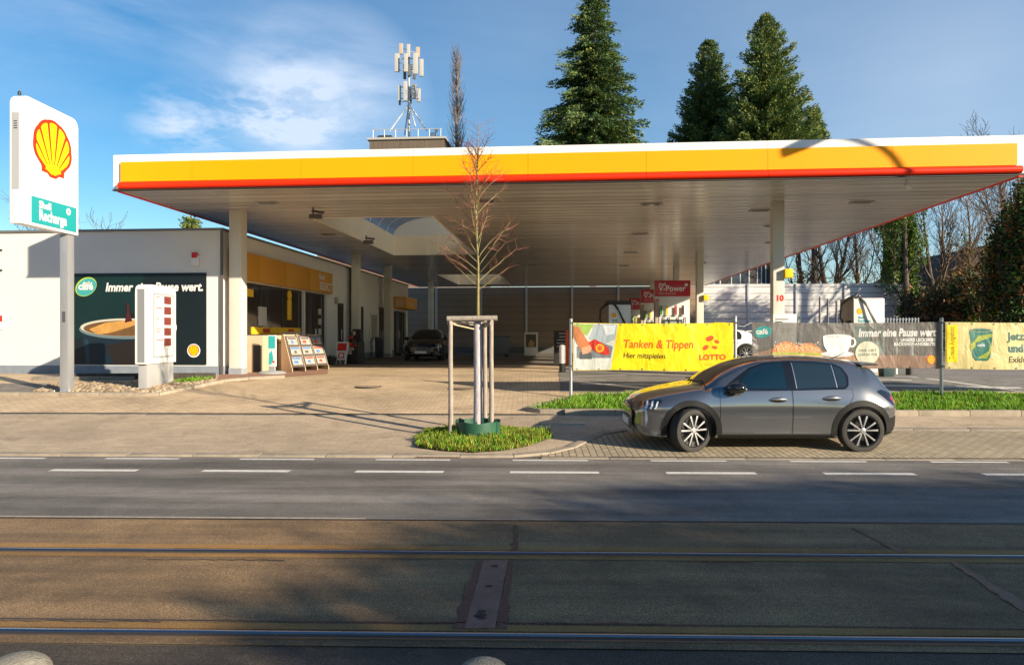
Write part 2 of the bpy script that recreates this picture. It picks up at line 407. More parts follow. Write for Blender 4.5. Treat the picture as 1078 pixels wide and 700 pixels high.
# tar-filled cracks
def crack(px0, px1, w0, w1, n=14):
    a = Vector(GS(*px0)); b = Vector(GS(*px1)); d = (b-a).normalized(); nn = Vector((-d.y, d.x)); L_ = []; R_ = []
    for i in range(n+1):
        c = a+(b-a)*i/n + nn*random.uniform(-.012,.012); w = (w0+(w1-w0)*i/n)*random.uniform(.5,1.3)/2
        L_.append(c+nn*w); R_.append(c-nn*w)
    m = MB()
    vs = [(p.x,p.y,.0135) for p in L_] + [(p.x,p.y,.0135) for p in R_]
    m.add(vs, [(i, i+1, n+2+i, n+1+i) for i in range(n)]); struct(m.build('tar_crack', m_tar, rz=-SA))
crack((898,557),(951,583),.05,.08); crack((1003,592),(1085,645),.06,.12); crack((544,554),(541,581),.03,.05)
crack((505,592),(484,664),.04,.13); crack((537,592),(527,664),.03,.10)
for p, q in (((0,655),(170,656)), ((380,657),(700,658)), ((150,590),(300,591)), ((700,592),(790,593))): crack(p, q, .008, .02, 24)
# steel cover between the rails
a, b, c, d = GS(509,591), GS(535,591), GS(521,664), GS(489,664)
t = thing('track_cover', 'long narrow rusty steel cover plate set between the two tram rails', 'cover plate', (0,0,0), -SA)
MB().add([(p[0],p[1],.017) for p in (d,c,b,a)], [(0,1,2,3)]).build('plate', mat('rusty brown plate', (.20,.125,.095), .6, .25, var=.25, scale=7, bump=.5, bscale=60), t)
for fx, fy, s in ((.5,.12,.035),(.45,.45,.03),(.42,.85,.045),(.47,.88,.03),(.44,.8,.03)):
    L0 = Vector(a).lerp(Vector(d), fy); R0 = Vector(b).lerp(Vector(c), fy); p = L0.lerp(R0, fx)
    MB().flat([(q[0]*random.uniform(.8,1.2)+p.x, q[1]*random.uniform(.8,1.2)+p.y) for q in ellipse(0,0,s,s*.8,9)], plane((0,0,.019),(1,0,0),(0,1,0)), 0).build('lifting_hole', m_groove, t)
# drain grating in the kerb, manhole rings
def ring_cover(name, px, py, r, lab, col):
    x, y = G(px, py); t = thing(name, lab, 'manhole cover', (x, y, gz(x,y)+.012), 0)
    MB().lathe([(r,0),(r,.008),(r*.86,.010),(r*.86,.004)], 28).build('frame', mat('worn cover ring', (.15,.11,.08), .7, .2, var=.3, scale=20), t, smooth=30)
    MB().lathe([(r*.84,.0),(r*.84,.009),(.01,.010)], 28).build('lid', col, t, smooth=30)
ring_cover('manhole_cover', 388, 407.5, .34, 'round manhole cover in the sunlit driveway pavers in front of the shop', mat('worn paver lid', (.24,.19,.14), .7, var=.25, scale=12))
ring_cover('manhole_cover', 486, 409, .34, 'round manhole cover in the driveway directly behind the staked sapling', mat('worn paver lid', (.24,.19,.14)))
x, y = G(461, 481.6); t = thing('drain_grate', 'rusty slotted street drain beside the kerb in front of the sapling', 'drain', (x, y, .008), -SA)
mb = MB(); mb.box(-.33,.33,-.05,.05,-.02,.006); mb.build('frame', mat('rusty iron', (.16,.08,.04), .7, .4, var=.3, scale=20), t)
mb = MB()
for i in range(12): MB().box(-.30+i*.052,-.275+i*.052,-.045,.045,.006,.012).build('grating_bar', mat('cast iron', (.07,.055,.045)), t)
x, y = G(592, 446); t = thing('utility_cover', 'flat pale rectangular utility cover in the pavement left of the parked grey car', 'cover plate', (x, y, gz(x,y)+.012), -SA)
MB().box(-.42,.42,-.14,.14,-.02,.012).build('lid', mat('galvanised lid', (.34,.33,.31), .5, .5, var=.15, scale=9), t, bevel=.004)
# concrete domes right in front of the camera
for px, D, lab in ((14, 2.55, 'left domed concrete bollard top just inside the bottom edge'), (509, 2.47, 'domed concrete bollard top at the bottom edge below the rusty cover plate')):
    z = zat(690 if px < 100 else 695, D); X = at(px, D); r = .125 if px < 100 else .10
    prof = [(r*.98,0),(r,z-r*.6)] + [(r*math.cos(R(t_)), z-r*.6+r*.6*math.sin(R(t_))) for t_ in range(10, 90, 10)] + [(.004, z)]
    o = MB().lathe(prof, 32).build('concrete_bollard', mat('weathered bollard concrete', (.22,.20,.16), .9, var=.3, scale=30, bump=.8, bscale=120), loc=(X, D, 0), smooth=40)
    tag(o, lab, 'bollard')
# left strip: planted gravel bed, path
gb = [GS(*p) for p in ((36,413),(144,414.5),(166,414),(226,402.5),(222,399),(140,404),(60,404.5))]
struct(sheet('gravel_bed_soil', gb, .02, ground_mat('gravel soil', (.16,.12,.08), (.22,.17,.11))))
struct(kerb('kerb', [GS(*p) for p in ((-60,417),(20,417),(146,417.5),(168,417),(236,403),(262,400.5),(300,398.5))], .13, .09, m_conc))
struct(sheet('shop_path', [GS(*p) for p in ((-60,414),(30,413.5),(60,404),(-60,404))], .012, paver_mat('grey path slabs', (.20,.175,.15), (.25,.22,.185), (.12,.1,.09), .3, .3)))
struct(sheet('shop_path', [GS(*p) for p in ((228,403.5),(262,401.5),(345,394),(345,389),(232,394))], .014, m_redp))
o = struct(kerb('bed_edging', [GS(*p) for p in ((34,400.5),(140,400.5))], .12, .10, m_conc_dk))
o = struct(kerb('bed_edging', [GS(*p) for p in ((80,399.5),(225,399.2))], .14, .16, mat('dark bed edging', (.06,.05,.04), .9, var=.3, scale=9)))
# pebbles: one object, nobody could count them
def inside(p, poly):
    c = False
    for i in range(len(poly)):
        a, b = poly[i], poly[i-1]
        if (a[1] > p[1]) != (b[1] > p[1]) and p[0] < (b[0]-a[0])*(p[1]-a[1])/(b[1]-a[1])+a[0]: c = not c
    return c
bm = bmesh.new(); bmesh.ops.create_icosphere(bm, subdivisions=1, radius=1); iv = [v.co.copy() for v in bm.verts]; fi = [tuple(v.index for v in f.verts) for f in bm.faces]; bm.free()
mb = MB(); umin, umax = min(p[0] for p in gb), max(p[0] for p in gb); v0, v1 = min(p[1] for p in gb), max(p[1] for p in gb); n = 0
while n < 2600:
    p = (random.uniform(umin, umax), random.uniform(v0, v1))
    if not inside(p, gb): continue
    n += 1; s = random.uniform(.025,.075); q = [random.uniform(.7,1.25) for _ in range(3)]; a = random.random()*6.3
    mb.add([(p[0]+s*(w.x*q[0]*math.cos(a)-w.y*q[1]*math.sin(a)), p[1]+s*(w.x*q[0]*math.sin(a)+w.y*q[1]*math.cos(a)), h(p[1])+.03+s*w.z*.7*q[2]) for w in iv], fi, n % 4)
pm = [mat('pebble %d' % i, c, .8, var=.15, scale=20) for i, c in enumerate(((.34,.25,.15),(.24,.17,.105),(.42,.34,.24),(.16,.12,.085)))]
tag(mb.build('pebbles', pm, rz=-SA), 'rounded beige and brown pebbles filling the bed under the two signs', 'pebbles', kind='stuff')

# grass
def grass_patch(name, poly, n, hmin, hmax, lab, zoff, cols, w=.010, clumpy=.5):
    rng = np.random.default_rng(5); P_ = []; u0, u1 = min(p[0] for p in poly), min(30, max(p[0] for p in poly)); a0, a1 = min(p[1] for p in poly), max(p[1] for p in poly)
    vs, fs, ms = [], [], []
    k = 0
    while k < n:
        u, v = rng.uniform(u0, u1), rng.uniform(a0, a1)
        if not inside((u, v), poly): continue
        cl = .5+.5*math.sin(u*3.1+math.sin(v*5)*2)*math.sin(v*4.3+u); 
        hh = rng.uniform(hmin, hmax)*(1-clumpy+clumpy*cl*1.6); a = rng.uniform(0, 6.283); ww = w*rng.uniform(.7,1.4)
        lx, ly = rng.normal(0, .35)*hh, rng.normal(0, .35)*hh; z = h(v)+zoff
        dx, dy = math.cos(a)*ww, math.sin(a)*ww; o = len(vs)
        vs += [(u-dx,v-dy,z),(u+dx,v+dy,z),(u+dx*.7+lx*.4,v+dy*.7+ly*.4,z+hh*.6),(u-dx*.7+lx*.4,v-dy*.7+ly*.4,z+hh*.6),(u+lx,v+ly,z+hh)]
        fs += [(o,o+1,o+2,o+3),(o+3,o+2,o+4)]; q = int(rng.choice(len(cols), p=[c[1] for c in cols])); ms += [q,q]; k += 1
    me = bpy.data.meshes.new(name); me.from_pydata(vs, [], fs)
    for c, _ in cols: me.materials.append(c)
    me.polygons.foreach_set('material_index', ms); o = bpy.data.objects.new(name, me); C.objects.link(o); o.rotation_euler.z = -SA
    return tag(o, lab, 'grass', kind='stuff')
def leafmat(name, col, var=.25, scale=2.0, rough=.55, tr=.35):
    m, nt, b = nodes(name); o = coords(nt)
    c = mix(nt, ramp(nt, noise(nt, o, scale, 4), [(.3,0),(.7,1)]), tuple(x*(1-var) for x in col), tuple(min(1,x*(1+var)) for x in col))
    nt.links.new(c, b.inputs['Base Color']); b.inputs['Roughness'].default_value = rough; b.inputs['Specular IOR Level'].default_value = .3
    t = nt.nodes.new('ShaderNodeBsdfTranslucent'); nt.links.new(c, t.inputs['Color'])
    ms = nt.nodes.new('ShaderNodeMixShader'); ms.inputs[0].default_value = tr
    out = nt.nodes['Material Output']; nt.links.new(b.outputs[0], ms.inputs[1]); nt.links.new(t.outputs[0], ms.inputs[2]); nt.links.new(ms.outputs[0], out.inputs[0])
    MATS[name] = m; return m
g1 = leafmat('grass green', (.14,.30,.02)); g2 = leafmat('grass fresh', (.21,.40,.03)); g3 = leafmat('grass dry', (.40,.33,.06)); g4 = leafmat('grass dark', (.05,.10,.018)); g5 = leafmat('dead leaf', (.26,.10,.035))
bed2 = [(p[0], min(max(p[1],13.87),16.1)) for p in bed]; bed2[0] = (30,13.87); bed2[-1] = (30,16.1)
grass_patch('grass', bed2, 60000, .05, .15, 'bright green grass in the long kerbed bed behind the parked grey car', .055, [(g1,.42),(g2,.42),(g3,.04),(g4,.12)])
isl = [GS(*p) for p in ((436,468),(440,472.5),(470,476),(500,477.5),(530,475.5),(556,471),(582,462),(578,457),(560,453),(500,451.5),(452,453),(440,460))]
struct(sheet('tree_pit_soil', isl, .03, m_soil))
grass_patch('grass', isl, 11000, .03, .12, 'patchy green and yellowed grass in the tree pit around the sapling', .025, [(g1,.27),(g2,.33),(g3,.24),(g4,.08),(g5,.08)], w=.009, clumpy=.7)
# weeds in the gravel
mb = MB()
tag(grass_patch('weeds', [GS(*p) for p in ((182,405),(205,404),(224,400.5),(200,401))], 500, .03, .1, 'small green weeds between the pebbles', .05, [(g1,.5),(g2,.5)], w=.012), None, 'weeds')
# ================================================================== FORECOURT ROOF
ZU, ZT, WD, DP = 5.56, 6.44, 21.87, 37.3
FL, FR = -.20, WD+.26
m_white = mat('white painted metal', (.70,.69,.67), .4, var=.03, scale=1.5, coat=.2)
m_yel = mat('yellow fascia', (.93,.335,.001), .5, var=.02, scale=.8, spec=.2)
m_red = mat('red fascia', (.80,.028,.004), .45, spec=.25)
m_ceil = slat_mat('ceiling slats', (.60,.56,.505), .50, 1, rough=.20, dark=.02, jitter=.12, sharp=.07, spec=.8)
m_dark = mat('dark trim', (.03,.028,.026), .6)
m_well = mat('light well panels', (.86,.77,.60), .5, var=.06, scale=.7)
can = thing('forecourt_roof', 'wide flat white, yellow and red petrol station canopy on square columns', 'canopy', (CO[0], CO[1], 0), -CA)
HOLES = [(3.3,7.2,4.7,15.1), (3.3,7.2,25.9,34.6)]
mb = MB(); x = [FL+.06,3.3,7.2,FR-.06]; y = [0.06,4.7,15.1,25.9,34.6,DP-.06]
for i in range(3):
    for j in range(5):
        if i == 1 and j in (1, 3): continue
        mb.add([(x[i],y[j],ZU),(x[i],y[j+1],ZU),(x[i+1],y[j+1],ZU),(x[i+1],y[j],ZU)], [(0,1,2,3)])
mb.build('soffit', m_ceil, can)
mb = MB()
for i in range(3):
    for j in range(5):
        if i == 1 and j in (1, 3): continue
        mb.add([(x[i],y[j],ZT-.1),(x[i+1],y[j],ZT-.1),(x[i+1],y[j+1],ZT-.1),(x[i],y[j+1],ZT-.1)], [(0,1,2,3)])
mb.build('roof_deck', mat('roof felt', (.12,.12,.12), .9), can)
for (a,b,c,d) in HOLES:
    mb = MB(); t = .05
    mb.box(a-t,b+t,d,d+t,ZU-.012,ZT+.04); mb.box(a-t,b+t,c-t,c,ZU-.012,ZT+.04); mb.box(a-t,a,c,d,ZU-.012,ZT+.04); mb.box(b,b+t,c,d,ZU-.012,ZT+.04)
    w_ = mb.build('light_well', m_well, can)
    mb = MB(); n = 12; yy = np.linspace(c-.05, d+.05, 9)
    arc = [((a+b)/2 + (b-a)/2*1.02*math.cos(math.pi*i/n), ZT+.05+.85*math.sin(math.pi*i/n)) for i in range(n+1)]
    mb.add([(p[0], q, p[1]) for q in (yy[0], yy[-1]) for p in arc], [(i, i+1, n+2+i, n+1+i) for i in range(n)])
    gl_ = mat('blue grey skylight glazing', (.10,.12,.14), .12, trans=.35, spec=.6)
    mb.build('skylight', gl_, can)
    mb = MB()
    for q in yy:
        mb.path([(p[0], q, p[1]+.02) for p in arc], .03, 5)
    mb.build('skylight_ribs', m_white, can)
    mb = MB(); mb.add([(p[0], d+.06, p[1]) for p in arc], [tuple(range(n+1))]); mb.add([(p[0], c-.06, p[1]) for p in arc], [tuple(range(n, -1, -1))])
    mb.build('skylight_gable', mat('white translucent gable', (.75,.75,.72), .5, trans=.0), can)
# fascia: white panels, proud yellow band and a rounded red lip
mb = MB()
joints = [FL, 1.95] + [1.95+2.86*i for i in range(1, 7)] + [FR]
for a, b in zip(joints, joints[1:]): mb.box(a+.004, b-.004, 0, .055, ZU+.0, ZT)
mb.build('front_fascia', m_white, can)
mb = MB(); mb.box(FL,FL+.055,.058,DP-.058,ZU,ZT); mb.build('left_fascia', m_white, can)
mb = MB(); mb.box(FR-.055,FR,.058,DP-.058,ZU,ZT); mb.build('right_fascia', m_white, can)
mb = MB(); mb.box(FL,FR,DP-.055,DP,ZU,ZT); mb.build('rear_fascia', m_white, can)
mb = MB(); e0, e1 = FL+.235, FR-.25
js = [e0]+joints[1:-1]+[e1]
for a, b in zip(js, js[1:]): mb.box(a+.003, b-.003, -.055, -.002, ZU+.175, ZU+.68)
mb.build('yellow_band', m_yel, can)
mb = MB()
for a, b in zip(js, js[1:]):
    a2 = a-.04 if a == e0 else a; b2 = b+.09 if b == e1 else b
    mb.tube((a2+.003,-.04,ZU+.075),(b2-.003,-.04,ZU+.075),.088,n=20)
mb.build('red_lip', m_red, can, smooth=40)
for s, X0 in ((-1,FL-.04),(1,FR+.04)):
    mb = MB(); mb.tube((X0,.3,ZU+.06),(X0,DP-.1,ZU+.06),.088,n=14); mb.box(X0-.03 if s>0 else X0, X0 if s>0 else X0+.03, .3, DP-.1, ZU+.17, ZU+.68)
    mb.build('side_band', m_red, can, smooth=40)
mb = MB(); mb.box(FL,FR,-.035,.05,ZU-.05,ZU-.012); mb.build('drip_edge', m_dark, can)
# columns
m_col = mat('cream column paint', (.62,.58,.50), .5, var=.07, scale=1.2)
m_colr = mat('grey column foot', (.28,.30,.33), .6, var=.1)
LC = [(1.55,3.2),(1.62,14.6),(1.62,20.3),(1.75,31.6)]; RC = [(17.44,3.2),(17.5,14.9),(17.6,22.2),(17.6,33)]
COLS = [(u,v,.38 if i == 0 else .36) for i, (u,v) in enumerate(LC)] + [(u,v,.31) for u, v in RC]
for u, v, s in COLS:
    wx, wy = from_ca(u, v); z0 = gz(wx, wy)
    o = MB().box(u-s/2,u+s/2,v-s/2,v+s/2,z0-.1,ZU+.005).build('column', m_col, can, bevel=.02)
    MB().box(u-s/2-.008,u+s/2+.008,v-s/2-.008,v+s/2+.008,z0-.05,z0+.20).build('column_foot', m_colr, o)
# recessed lamps and small fittings in the soffit
for u, v in ((3.0,2.0),(9.2,2.2),(13.9,3.1),(17.3,4.4),(19.8,3.3),(18.6,7.5),(19.9,12),(14.2,9),(14.4,15),(9.8,12.5),(9.6,20),(14.6,21),(18.5,20),(2.6,8.2)):
    o = MB().box(u-.30,u+.30,v-.14,v+.14,ZU-.03,ZU+.01).build('ceiling_light', mat('lamp housing', (.32,.30,.27), .4), can, bevel=.005)
    MB().box(u-.24,u+.24,v-.10,v+.10,ZU-.034,ZU-.029).build('glass', mat('unlit lamp glass', (.12,.11,.10), .1), o)
for u, v in ((4.0,2.9),(3.9,8.6)):
    mb = MB(); mb.tube((u,v,ZU),(u,v,ZU-.22),.025,n=8); mb.box(u-.10,u+.26,v-.07,v+.07,ZU-.33,ZU-.20); mb.tube((u-.05,v,ZU-.10),(u+.3,v+.1,ZU-.14),.04,n=8)
    mb.build('security_camera', mat('camera housing', (.10,.09,.085), .4), can, bevel=.008)
mb = MB(); mb.tube((WD-2.2,.5,ZU-.10),(WD-2.05,.62,ZU-.16),.06,n=10); mb.tube((WD-2.2,.5,ZU),(WD-2.2,.5,ZU-.1),.02,n=8); mb.build('security_camera', m_white, can)
for (u,v,s),(t_) in zip((COLS[4],COLS[5]),(0,1)):
    z = 3.42 if t_ == 0 else 3.35
    o = MB().box(u+s/2-.02,u+s/2+.20,v-s/2-.13,v-s/2+.12,z-.02,z+.23).build('pay_here_box', mat('yellow plastic', (.85,.55,.01), .4), can, bevel=.015)
u, v, s = COLS[4]; P = plane((u-s/2, v-s/2-.0, 0), (1,0,0), (0,0,1))
mb = MB(); mb.text('10', s/2+.02, 2.76, .22, P, .004, align='CENTER', bold=.012); mb.build('column_number', mat('sign red', (.62,.03,.02), .4), can)
t = thing('notice_box', 'white notice cabinet with small print strapped to the right front column', 'notice box', (CO[0],CO[1],0), -CA)
MB().box(u-.22,u+.42,v-.36,v-.19,1.25,2.38).build('cabinet', m_white, t, bevel=.01)
P = plane((u-.22, v-.36, 0), (1,0,0), (0,0,1)); mb = MB()
for i, (a,b) in enumerate(((.06,.42),(.06,.26),)): mb.rect(a,b,2.22-.07*i,2.245-.07*i,P,.003)
mb.rect(.2,.5,1.95,1.97,P,.003,1); mb.rect(.2,.46,1.88,1.90,P,.003,1); mb.build('print', [m_dark, mat('brown print', (.35,.2,.12), .6)], t)

# ================================================================== SHOP
SU, SV0, SV1, SZ = 1.17, 2.95, 27.0, 4.93
shop = thing('shop_building', 'low white petrol station shop with yellow sign band and dark glazed front', 'shop', (CO[0], CO[1], 0), -CA)
m_wall = mat('white render', (.66,.645,.62), .85, var=.035, scale=1.2, bump=.25, bscale=90)
m_plinth = mat('blue grey plinth', (.20,.23,.275), .7, var=.15, scale=3)
m_frame = mat('dark window frame', (.035,.03,.027), .4)
m_glass = mat('dark shop glass', (.018,.016,.015), .06, spec=.8, coat=.3)
openings = [(4.0,9.35,1.75,3.5),(9.5,11.85,.62,3.5),(13.3,14.2,.62,3.22),(16.4,17.3,.62,3.2),(20.1,21.5,.62,3.3),(23.3,26.4,.62,3.2)]
# side wall facing the forecourt, pierced for doors and windows
mb = MB(); prev = SV0
for a, b, z0, z1 in openings:
    mb.box(SU-.3,SU,prev,a,.2,SZ); mb.box(SU-.3,SU,a,b,z1,SZ)
    if z0 > .7: mb.box(SU-.3,SU,a,b,.2,z0)
    prev = b
mb.box(SU-.3,SU,prev,SV1,.2,SZ)
mb.build('side_wall', m_wall, shop)
mb = MB(); mb.box(-24,SU-.3,SV0,SV0+.3,.2,SZ); mb.build('front_wall', m_wall, shop)
mb = MB(); mb.box(-24,SU-.3,SV1-.3,SV1,.0,SZ); mb.build('rear_wall', m_wall, shop)
mb = MB(); mb.box(-24,-23.7,SV0+.3,SV1-.3,.2,SZ); mb.box(-24+.05,SU-.05,SV0+.05,SV1-.05,SZ-.35,SZ-.2); mb.build('roof', mat('roof felt', (.12,.12,.12)), shop)
mb = MB(); mb.box(-24.05,SU+.05,SV0-.05,SV0+.32,SZ,SZ+.07); mb.box(SU-.32,SU+.05,SV0+.32,SV1,SZ,SZ+.07); mb.build('roof_coping', mat('coping metal', (.22,.215,.21), .45, .5, var=.15), shop, bevel=.006)
MB().box(-24,SU+.02,SV0-.025,SV0,.3,.86).build('plinth', m_plinth, shop)
pv = SV0
for a, b in ((9.4,11.95),(13.2,14.3),(16.3,17.4),(20,21.6),(23.2,26.5)):
    MB().box(SU,SU+.02,pv,a,.3,.86).build('plinth', m_plinth, shop); pv = b
MB().box(SU,SU+.02,pv,SV1,.0,.86).build('plinth', m_plinth, shop)
mb = MB(); mb.box(SU-.02,SU+.06,SV0-.06,SV0-.026,.5,SZ); mb.build('corner_trim', mat('dark downpipe', (.10,.09,.085), .5), shop)
# yellow band sign with the two-line lettering
ys = MB(); seams = [3.3,5.1,7.3,9.6,12.2]
for a, b in zip(seams, seams[1:]): ys.box(SU+.002,SU+.16,a+.005,b-.005,3.54,4.42)
yb = ys.build('sign_band', mat('shop sign yellow', (.60,.27,.008), .4, var=.04), shop, bevel=.01)
P = plane((SU+.16, 0, 0), (0,1,0), (0,0,1))
mb = MB(); mb.text('Shell', 10.55, 4.08, .30, P, .006, bold=.01, width=.62); mb.text('SELECT', 10.62, 3.66, .44, P, .006, bold=.010, width=1.45)
mb.build('lettering', m_white, yb)
# the big window and its mullions, glass set back
def opening(kind, a, b, z0, z1, nmul=0, door=False, inset=.12):
    x0 = SU-inset
    gl_ = MB().box(x0-.03,x0,a+.05,b-.05,z0+.05,z1-.05).build(kind, m_glass, shop)
    fr = MB(); fr.box(x0-.04,x0+.03,a,a+.06,z0,z1); fr.box(x0-.04,x0+.03,b-.06,b,z0,z1); fr.box(x0-.04,x0+.03,a+.06,b-.06,z1-.07,z1); fr.box(x0-.04,x0+.03,a+.06,b-.06,z0,z0+.06)
    for i in range(nmul):
        q = a+(b-a)*(i+1)/(nmul+1); fr.box(x0-.035,x0+.025,q-.03,q+.03,z0+.06,z1-.07)
    fr.build('frame', m_frame, gl_)
    if door: MB().tube((x0+.07,(a+b)/2+.08,z0+.9),(x0+.07,(a+b)/2+.08,z0+1.4),.018,n=8).build('handle', mat('handle steel', (.5,.5,.5), .3, .9), gl_)
    return gl_
win = opening('window', *openings[0], nmul=2)
MB().box(SU-.11,SU-.085,4.1,5.2,3.05,3.3).build('poster', mat('yellow poster', (.85,.52,.02), .5), win); mb = MB(); mb.box(SU-.11,SU-.085,8.0,8.35,2.35,3.1); mb.lathe([(.02,0),(.19,0.005),(.19,.03),(.02,.03)],20,0,Matrix.Translation((SU-.11,8.17,3.28)) @ Matrix.Rotation(R(90),4,'Y'))
mb.build('poster', mat('yellow poster', (.85,.52,.02), .5), win)
MB().box(SU-.115,SU-.08,5.1,7.1,1.82,2.05).build('window_banner', mat('yellow poster', (1,1,1)), win); mb = MB(); mb.box(SU-.115,SU-.08,7.15,9.2,1.82,2.05); o = mb.build('window_banner', mat('yellow poster', (1,1,1)), win)
P = plane((SU-.08, 0, 0), (0,1,0), (0,0,1)); mb = MB()
for a in (5.9,8.0): MB().rect(a,a+.55,1.87,2.0,P,.003).build('window_print', mat('sign red', (1,1,1)), o)
mb = MB(); mb.box(SU-.115,SU-.085,5.6,6.2,2.1,2.75); mb.build('paper_notice', mat('pale paper', (.5,.48,.44), .7), win)
mb = MB(); mb.box(SU-.115,SU-.085,4.15,4.6,1.85,2.9); mb.build('pale_poster', mat('cream poster', (.65,.58,.42), .7), win)
opening('door', *openings[1], nmul=1, door=True)
for q in openings[2:5]: opening('door', *q, door=True, inset=.06)
opening('door', *openings[5], nmul=2, door=True)
# posters beside the door seen in the glass
mb = MB(); 
for i in range(5): mb.box(SU-.115,SU-.09,11.2,11.5,.95+i*.42,1.2+i*.42)
mb.build('door_sticker', mat('pale paper', (1,1,1)), shop)
mb = MB(); mb.box(SU+.002,SU+.12,12.85,13.05,3.15,3.45); mb.build('wall_lamp', mat('grey lamp', (.3,.29,.27), .5), shop, bevel=.02)
mb = MB(); mb.tube((SU+.07,14.95,.6),(SU+.07,14.95,SZ),.05,n=10); mb.build('downpipe', mat('dark downpipe', (1,1,1)), shop)
# framed display case
o = MB().box(SU+.002,SU+.09,18.15,19.5,1.5,2.95).build('display_case', mat('pale case frame', (.62,.58,.52), .5), shop, bevel=.01)
MB().box(SU+.091,SU+.10,18.28,19.37,1.63,2.82).build('pane', mat('case pane', (.32,.27,.22), .25), o)
# small orange box sign near the far end
o = MB().box(SU+.002,SU+.75,23.3,26.3,3.32,4.02).build('box_sign', mat('orange box sign', (.75,.36,.06), .5), shop, bevel=.01)
P = plane((SU+.002, 23.3, 0), (1,0,0), (0,0,1)); mb = MB(); mb.rect(.12,.62,3.42,3.92,P,.004); mb.build('sign_print', mat('pale orange', (.72,.52,.30), .5), o)
MB().text('Waschen', 24.0, 3.52, .42, plane((SU+.75,0,0),(0,1,0),(0,0,1)), .004, width=1.6).build('lettering', m_white, o)
# alarm on the front wall
P = plane((SU-.3, SV0, 0), (1,0,0), (0,0,1))
o = MB().prism([(-.62,3.86),(-.40,3.86),(-.40,4.16),(-.62,4.16)], P, 0, .09).build('alarm_box', m_white, shop, bevel=.01)
MB().prism([(-.59,4.10),(-.43,4.10),(-.43,4.27),(-.59,4.27)], P, .02, .12).build('strobe', mat('red plastic', (.55,.02,.02), .25), o, bevel=.03)
# red notice and bracket at the picture's left edge
P = plane((SU, SV0, 0), (1,0,0), (0,0,1))
t = thing('wall_notice', 'small framed red and white notice on the far left of the white shop wall', 'notice', (CO[0],CO[1],0), -CA)
MB().prism([(-7.35,1.95),(-6.97,1.95),(-6.97,2.42),(-7.35,2.42)], P, .002, .03).build('panel', m_white, t, bevel=.004)
MB().prism([(-7.32,2.2),(-7.0,2.2),(-7.0,2.39),(-7.32,2.39)], P, .031, .034).build('print', mat('sign red', (1,1,1)), t)
t = thing('wall_bracket', 'black steel bracket fixed high on the far left of the white shop wall', 'bracket', (CO[0],CO[1],0), -CA)
MB().tube(P(-7.6,4.40,.03),P(-7.02,4.40,.03),.03,n=8).build('arm', m_dark, t); MB().tube(P(-7.6,3.78,.03),P(-7.02,3.78,.03),.03,n=8).build('arm', m_dark, t); MB().tube(P(-7.2,3.7,.06),P(-7.2,4.5,.06),.02,n=8).build('upright', m_dark, t)

# mural: advertising sheet on the shop front
m_mur = mat('dark teal print', (.0035,.009,.012), .5, var=.25, scale=.35)
m_murg = mat('deep green print', (.002,.018,.018), .5, var=.3, scale=.5)
wall_u = lambda px, v=SV0: (lambda k: (k*(CO[1]+v*math.cos(CA)) - CO[0] - v*math.sin(CA))/(math.cos(CA)+k*math.sin(CA)))((px-CX)/F)
a0, a1 = wall_u(77.5), wall_u(217.5)
D0 = from_ca(a0, SV0)[1]; D1 = from_ca(a1, SV0)[1]
b0, b1 = .90, 3.66
P = plane(tuple((*from_ca(a0, SV0), 0)), (math.cos(CA), -math.sin(CA), 0), (0,0,1)); W_ = a1-a0
t = thing('wall_poster', 'large dark green coffee advertisement with a cup, filling the white shop front', 'poster', (*from_ca(a0, SV0), b0), 0)
Pp = plane((0,0,-b0), (math.cos(CA), -math.sin(CA), 0), (0,0,1))
MB().prism([(0,b0),(W_,b0),(W_,b1),(0,b1)], Pp, .002, .03).build('sheet', m_mur, t)
mb = MB(); mb.flat([(0.02,b0+.75),(.75,b0+.95),(2.0,b0+1.6),(2.3,b1-.02),(.02,b1-.02)], Pp, .0315); mb.build('green_field', m_murg, t)
fx = lambda px: (px-77.5)/140*W_; fz = lambda py: b1-(py-287)/99.5*(b1-b0)
mb = MB()
cx_ = fx(134); 
mb.flat([(fx(86),fz(349)),(fx(91),fz(386.4)),(fx(155),fz(386.4)),(fx(178),fz(349))], Pp, .034, 0)
mb.flat([(fx(112),fz(366)),(fx(122),fz(386.4)),(fx(160),fz(386.4)),(fx(178),fz(352))], Pp, .0355, 4)
mb.flat([(fx(90),fz(358)),(fx(92),fz(386)),(fx(96),fz(386)),(fx(94),fz(360))], Pp, .037, 5)
mb.flat(ellipse(cx_, fz(348), W_*.355, .30, 48), Pp, .038, 1)
mb.flat(ellipse(cx_, fz(346), W_*.345, .27, 48), Pp, .041, 2)
mb.flat(ellipse(cx_, fz(347), W_*.32, .235, 48), Pp, .044, 3)
mb.flat([(fx(95),fz(348)),(fx(112),fz(341)),(fx(138),fz(338)),(fx(158),fz(338.5)),(fx(140),fz(345)),(fx(118),fz(352)),(fx(104),fz(354))], Pp, .047, 6)
mb.flat([(fx(135.5),fz(318)),(fx(137.5),fz(322)),(fx(138),fz(330)),(fx(141),fz(339)),(fx(133),fz(341)),(fx(135),fz(330))], Pp, .050, 7)
mb.build('coffee_cup', [mat('cup blue', (.005,.016,.028), .5), mat('rim grey', (.12,.17,.19), .5), mat('rim cream', (.50,.48,.40), .5), mat('coffee brown', (.14,.07,.028), .4, var=.25, scale=4), mat('cup shade print', (.016,.012,.011), .4), mat('cup highlight print', (.012,.04,.06), .4), mat('cream swirl', (.50,.26,.07), .4, var=.2, scale=5), mat('pour red', (.07,.012,.014), .4)], t)
mb = MB(); mb.text('Immer eine Pause wert.', fx(112), fz(306.5), .36, Pp, .034, shear=.18, bold=.012, width=fx(214)-fx(112)); mb.build('lettering', m_white, t)
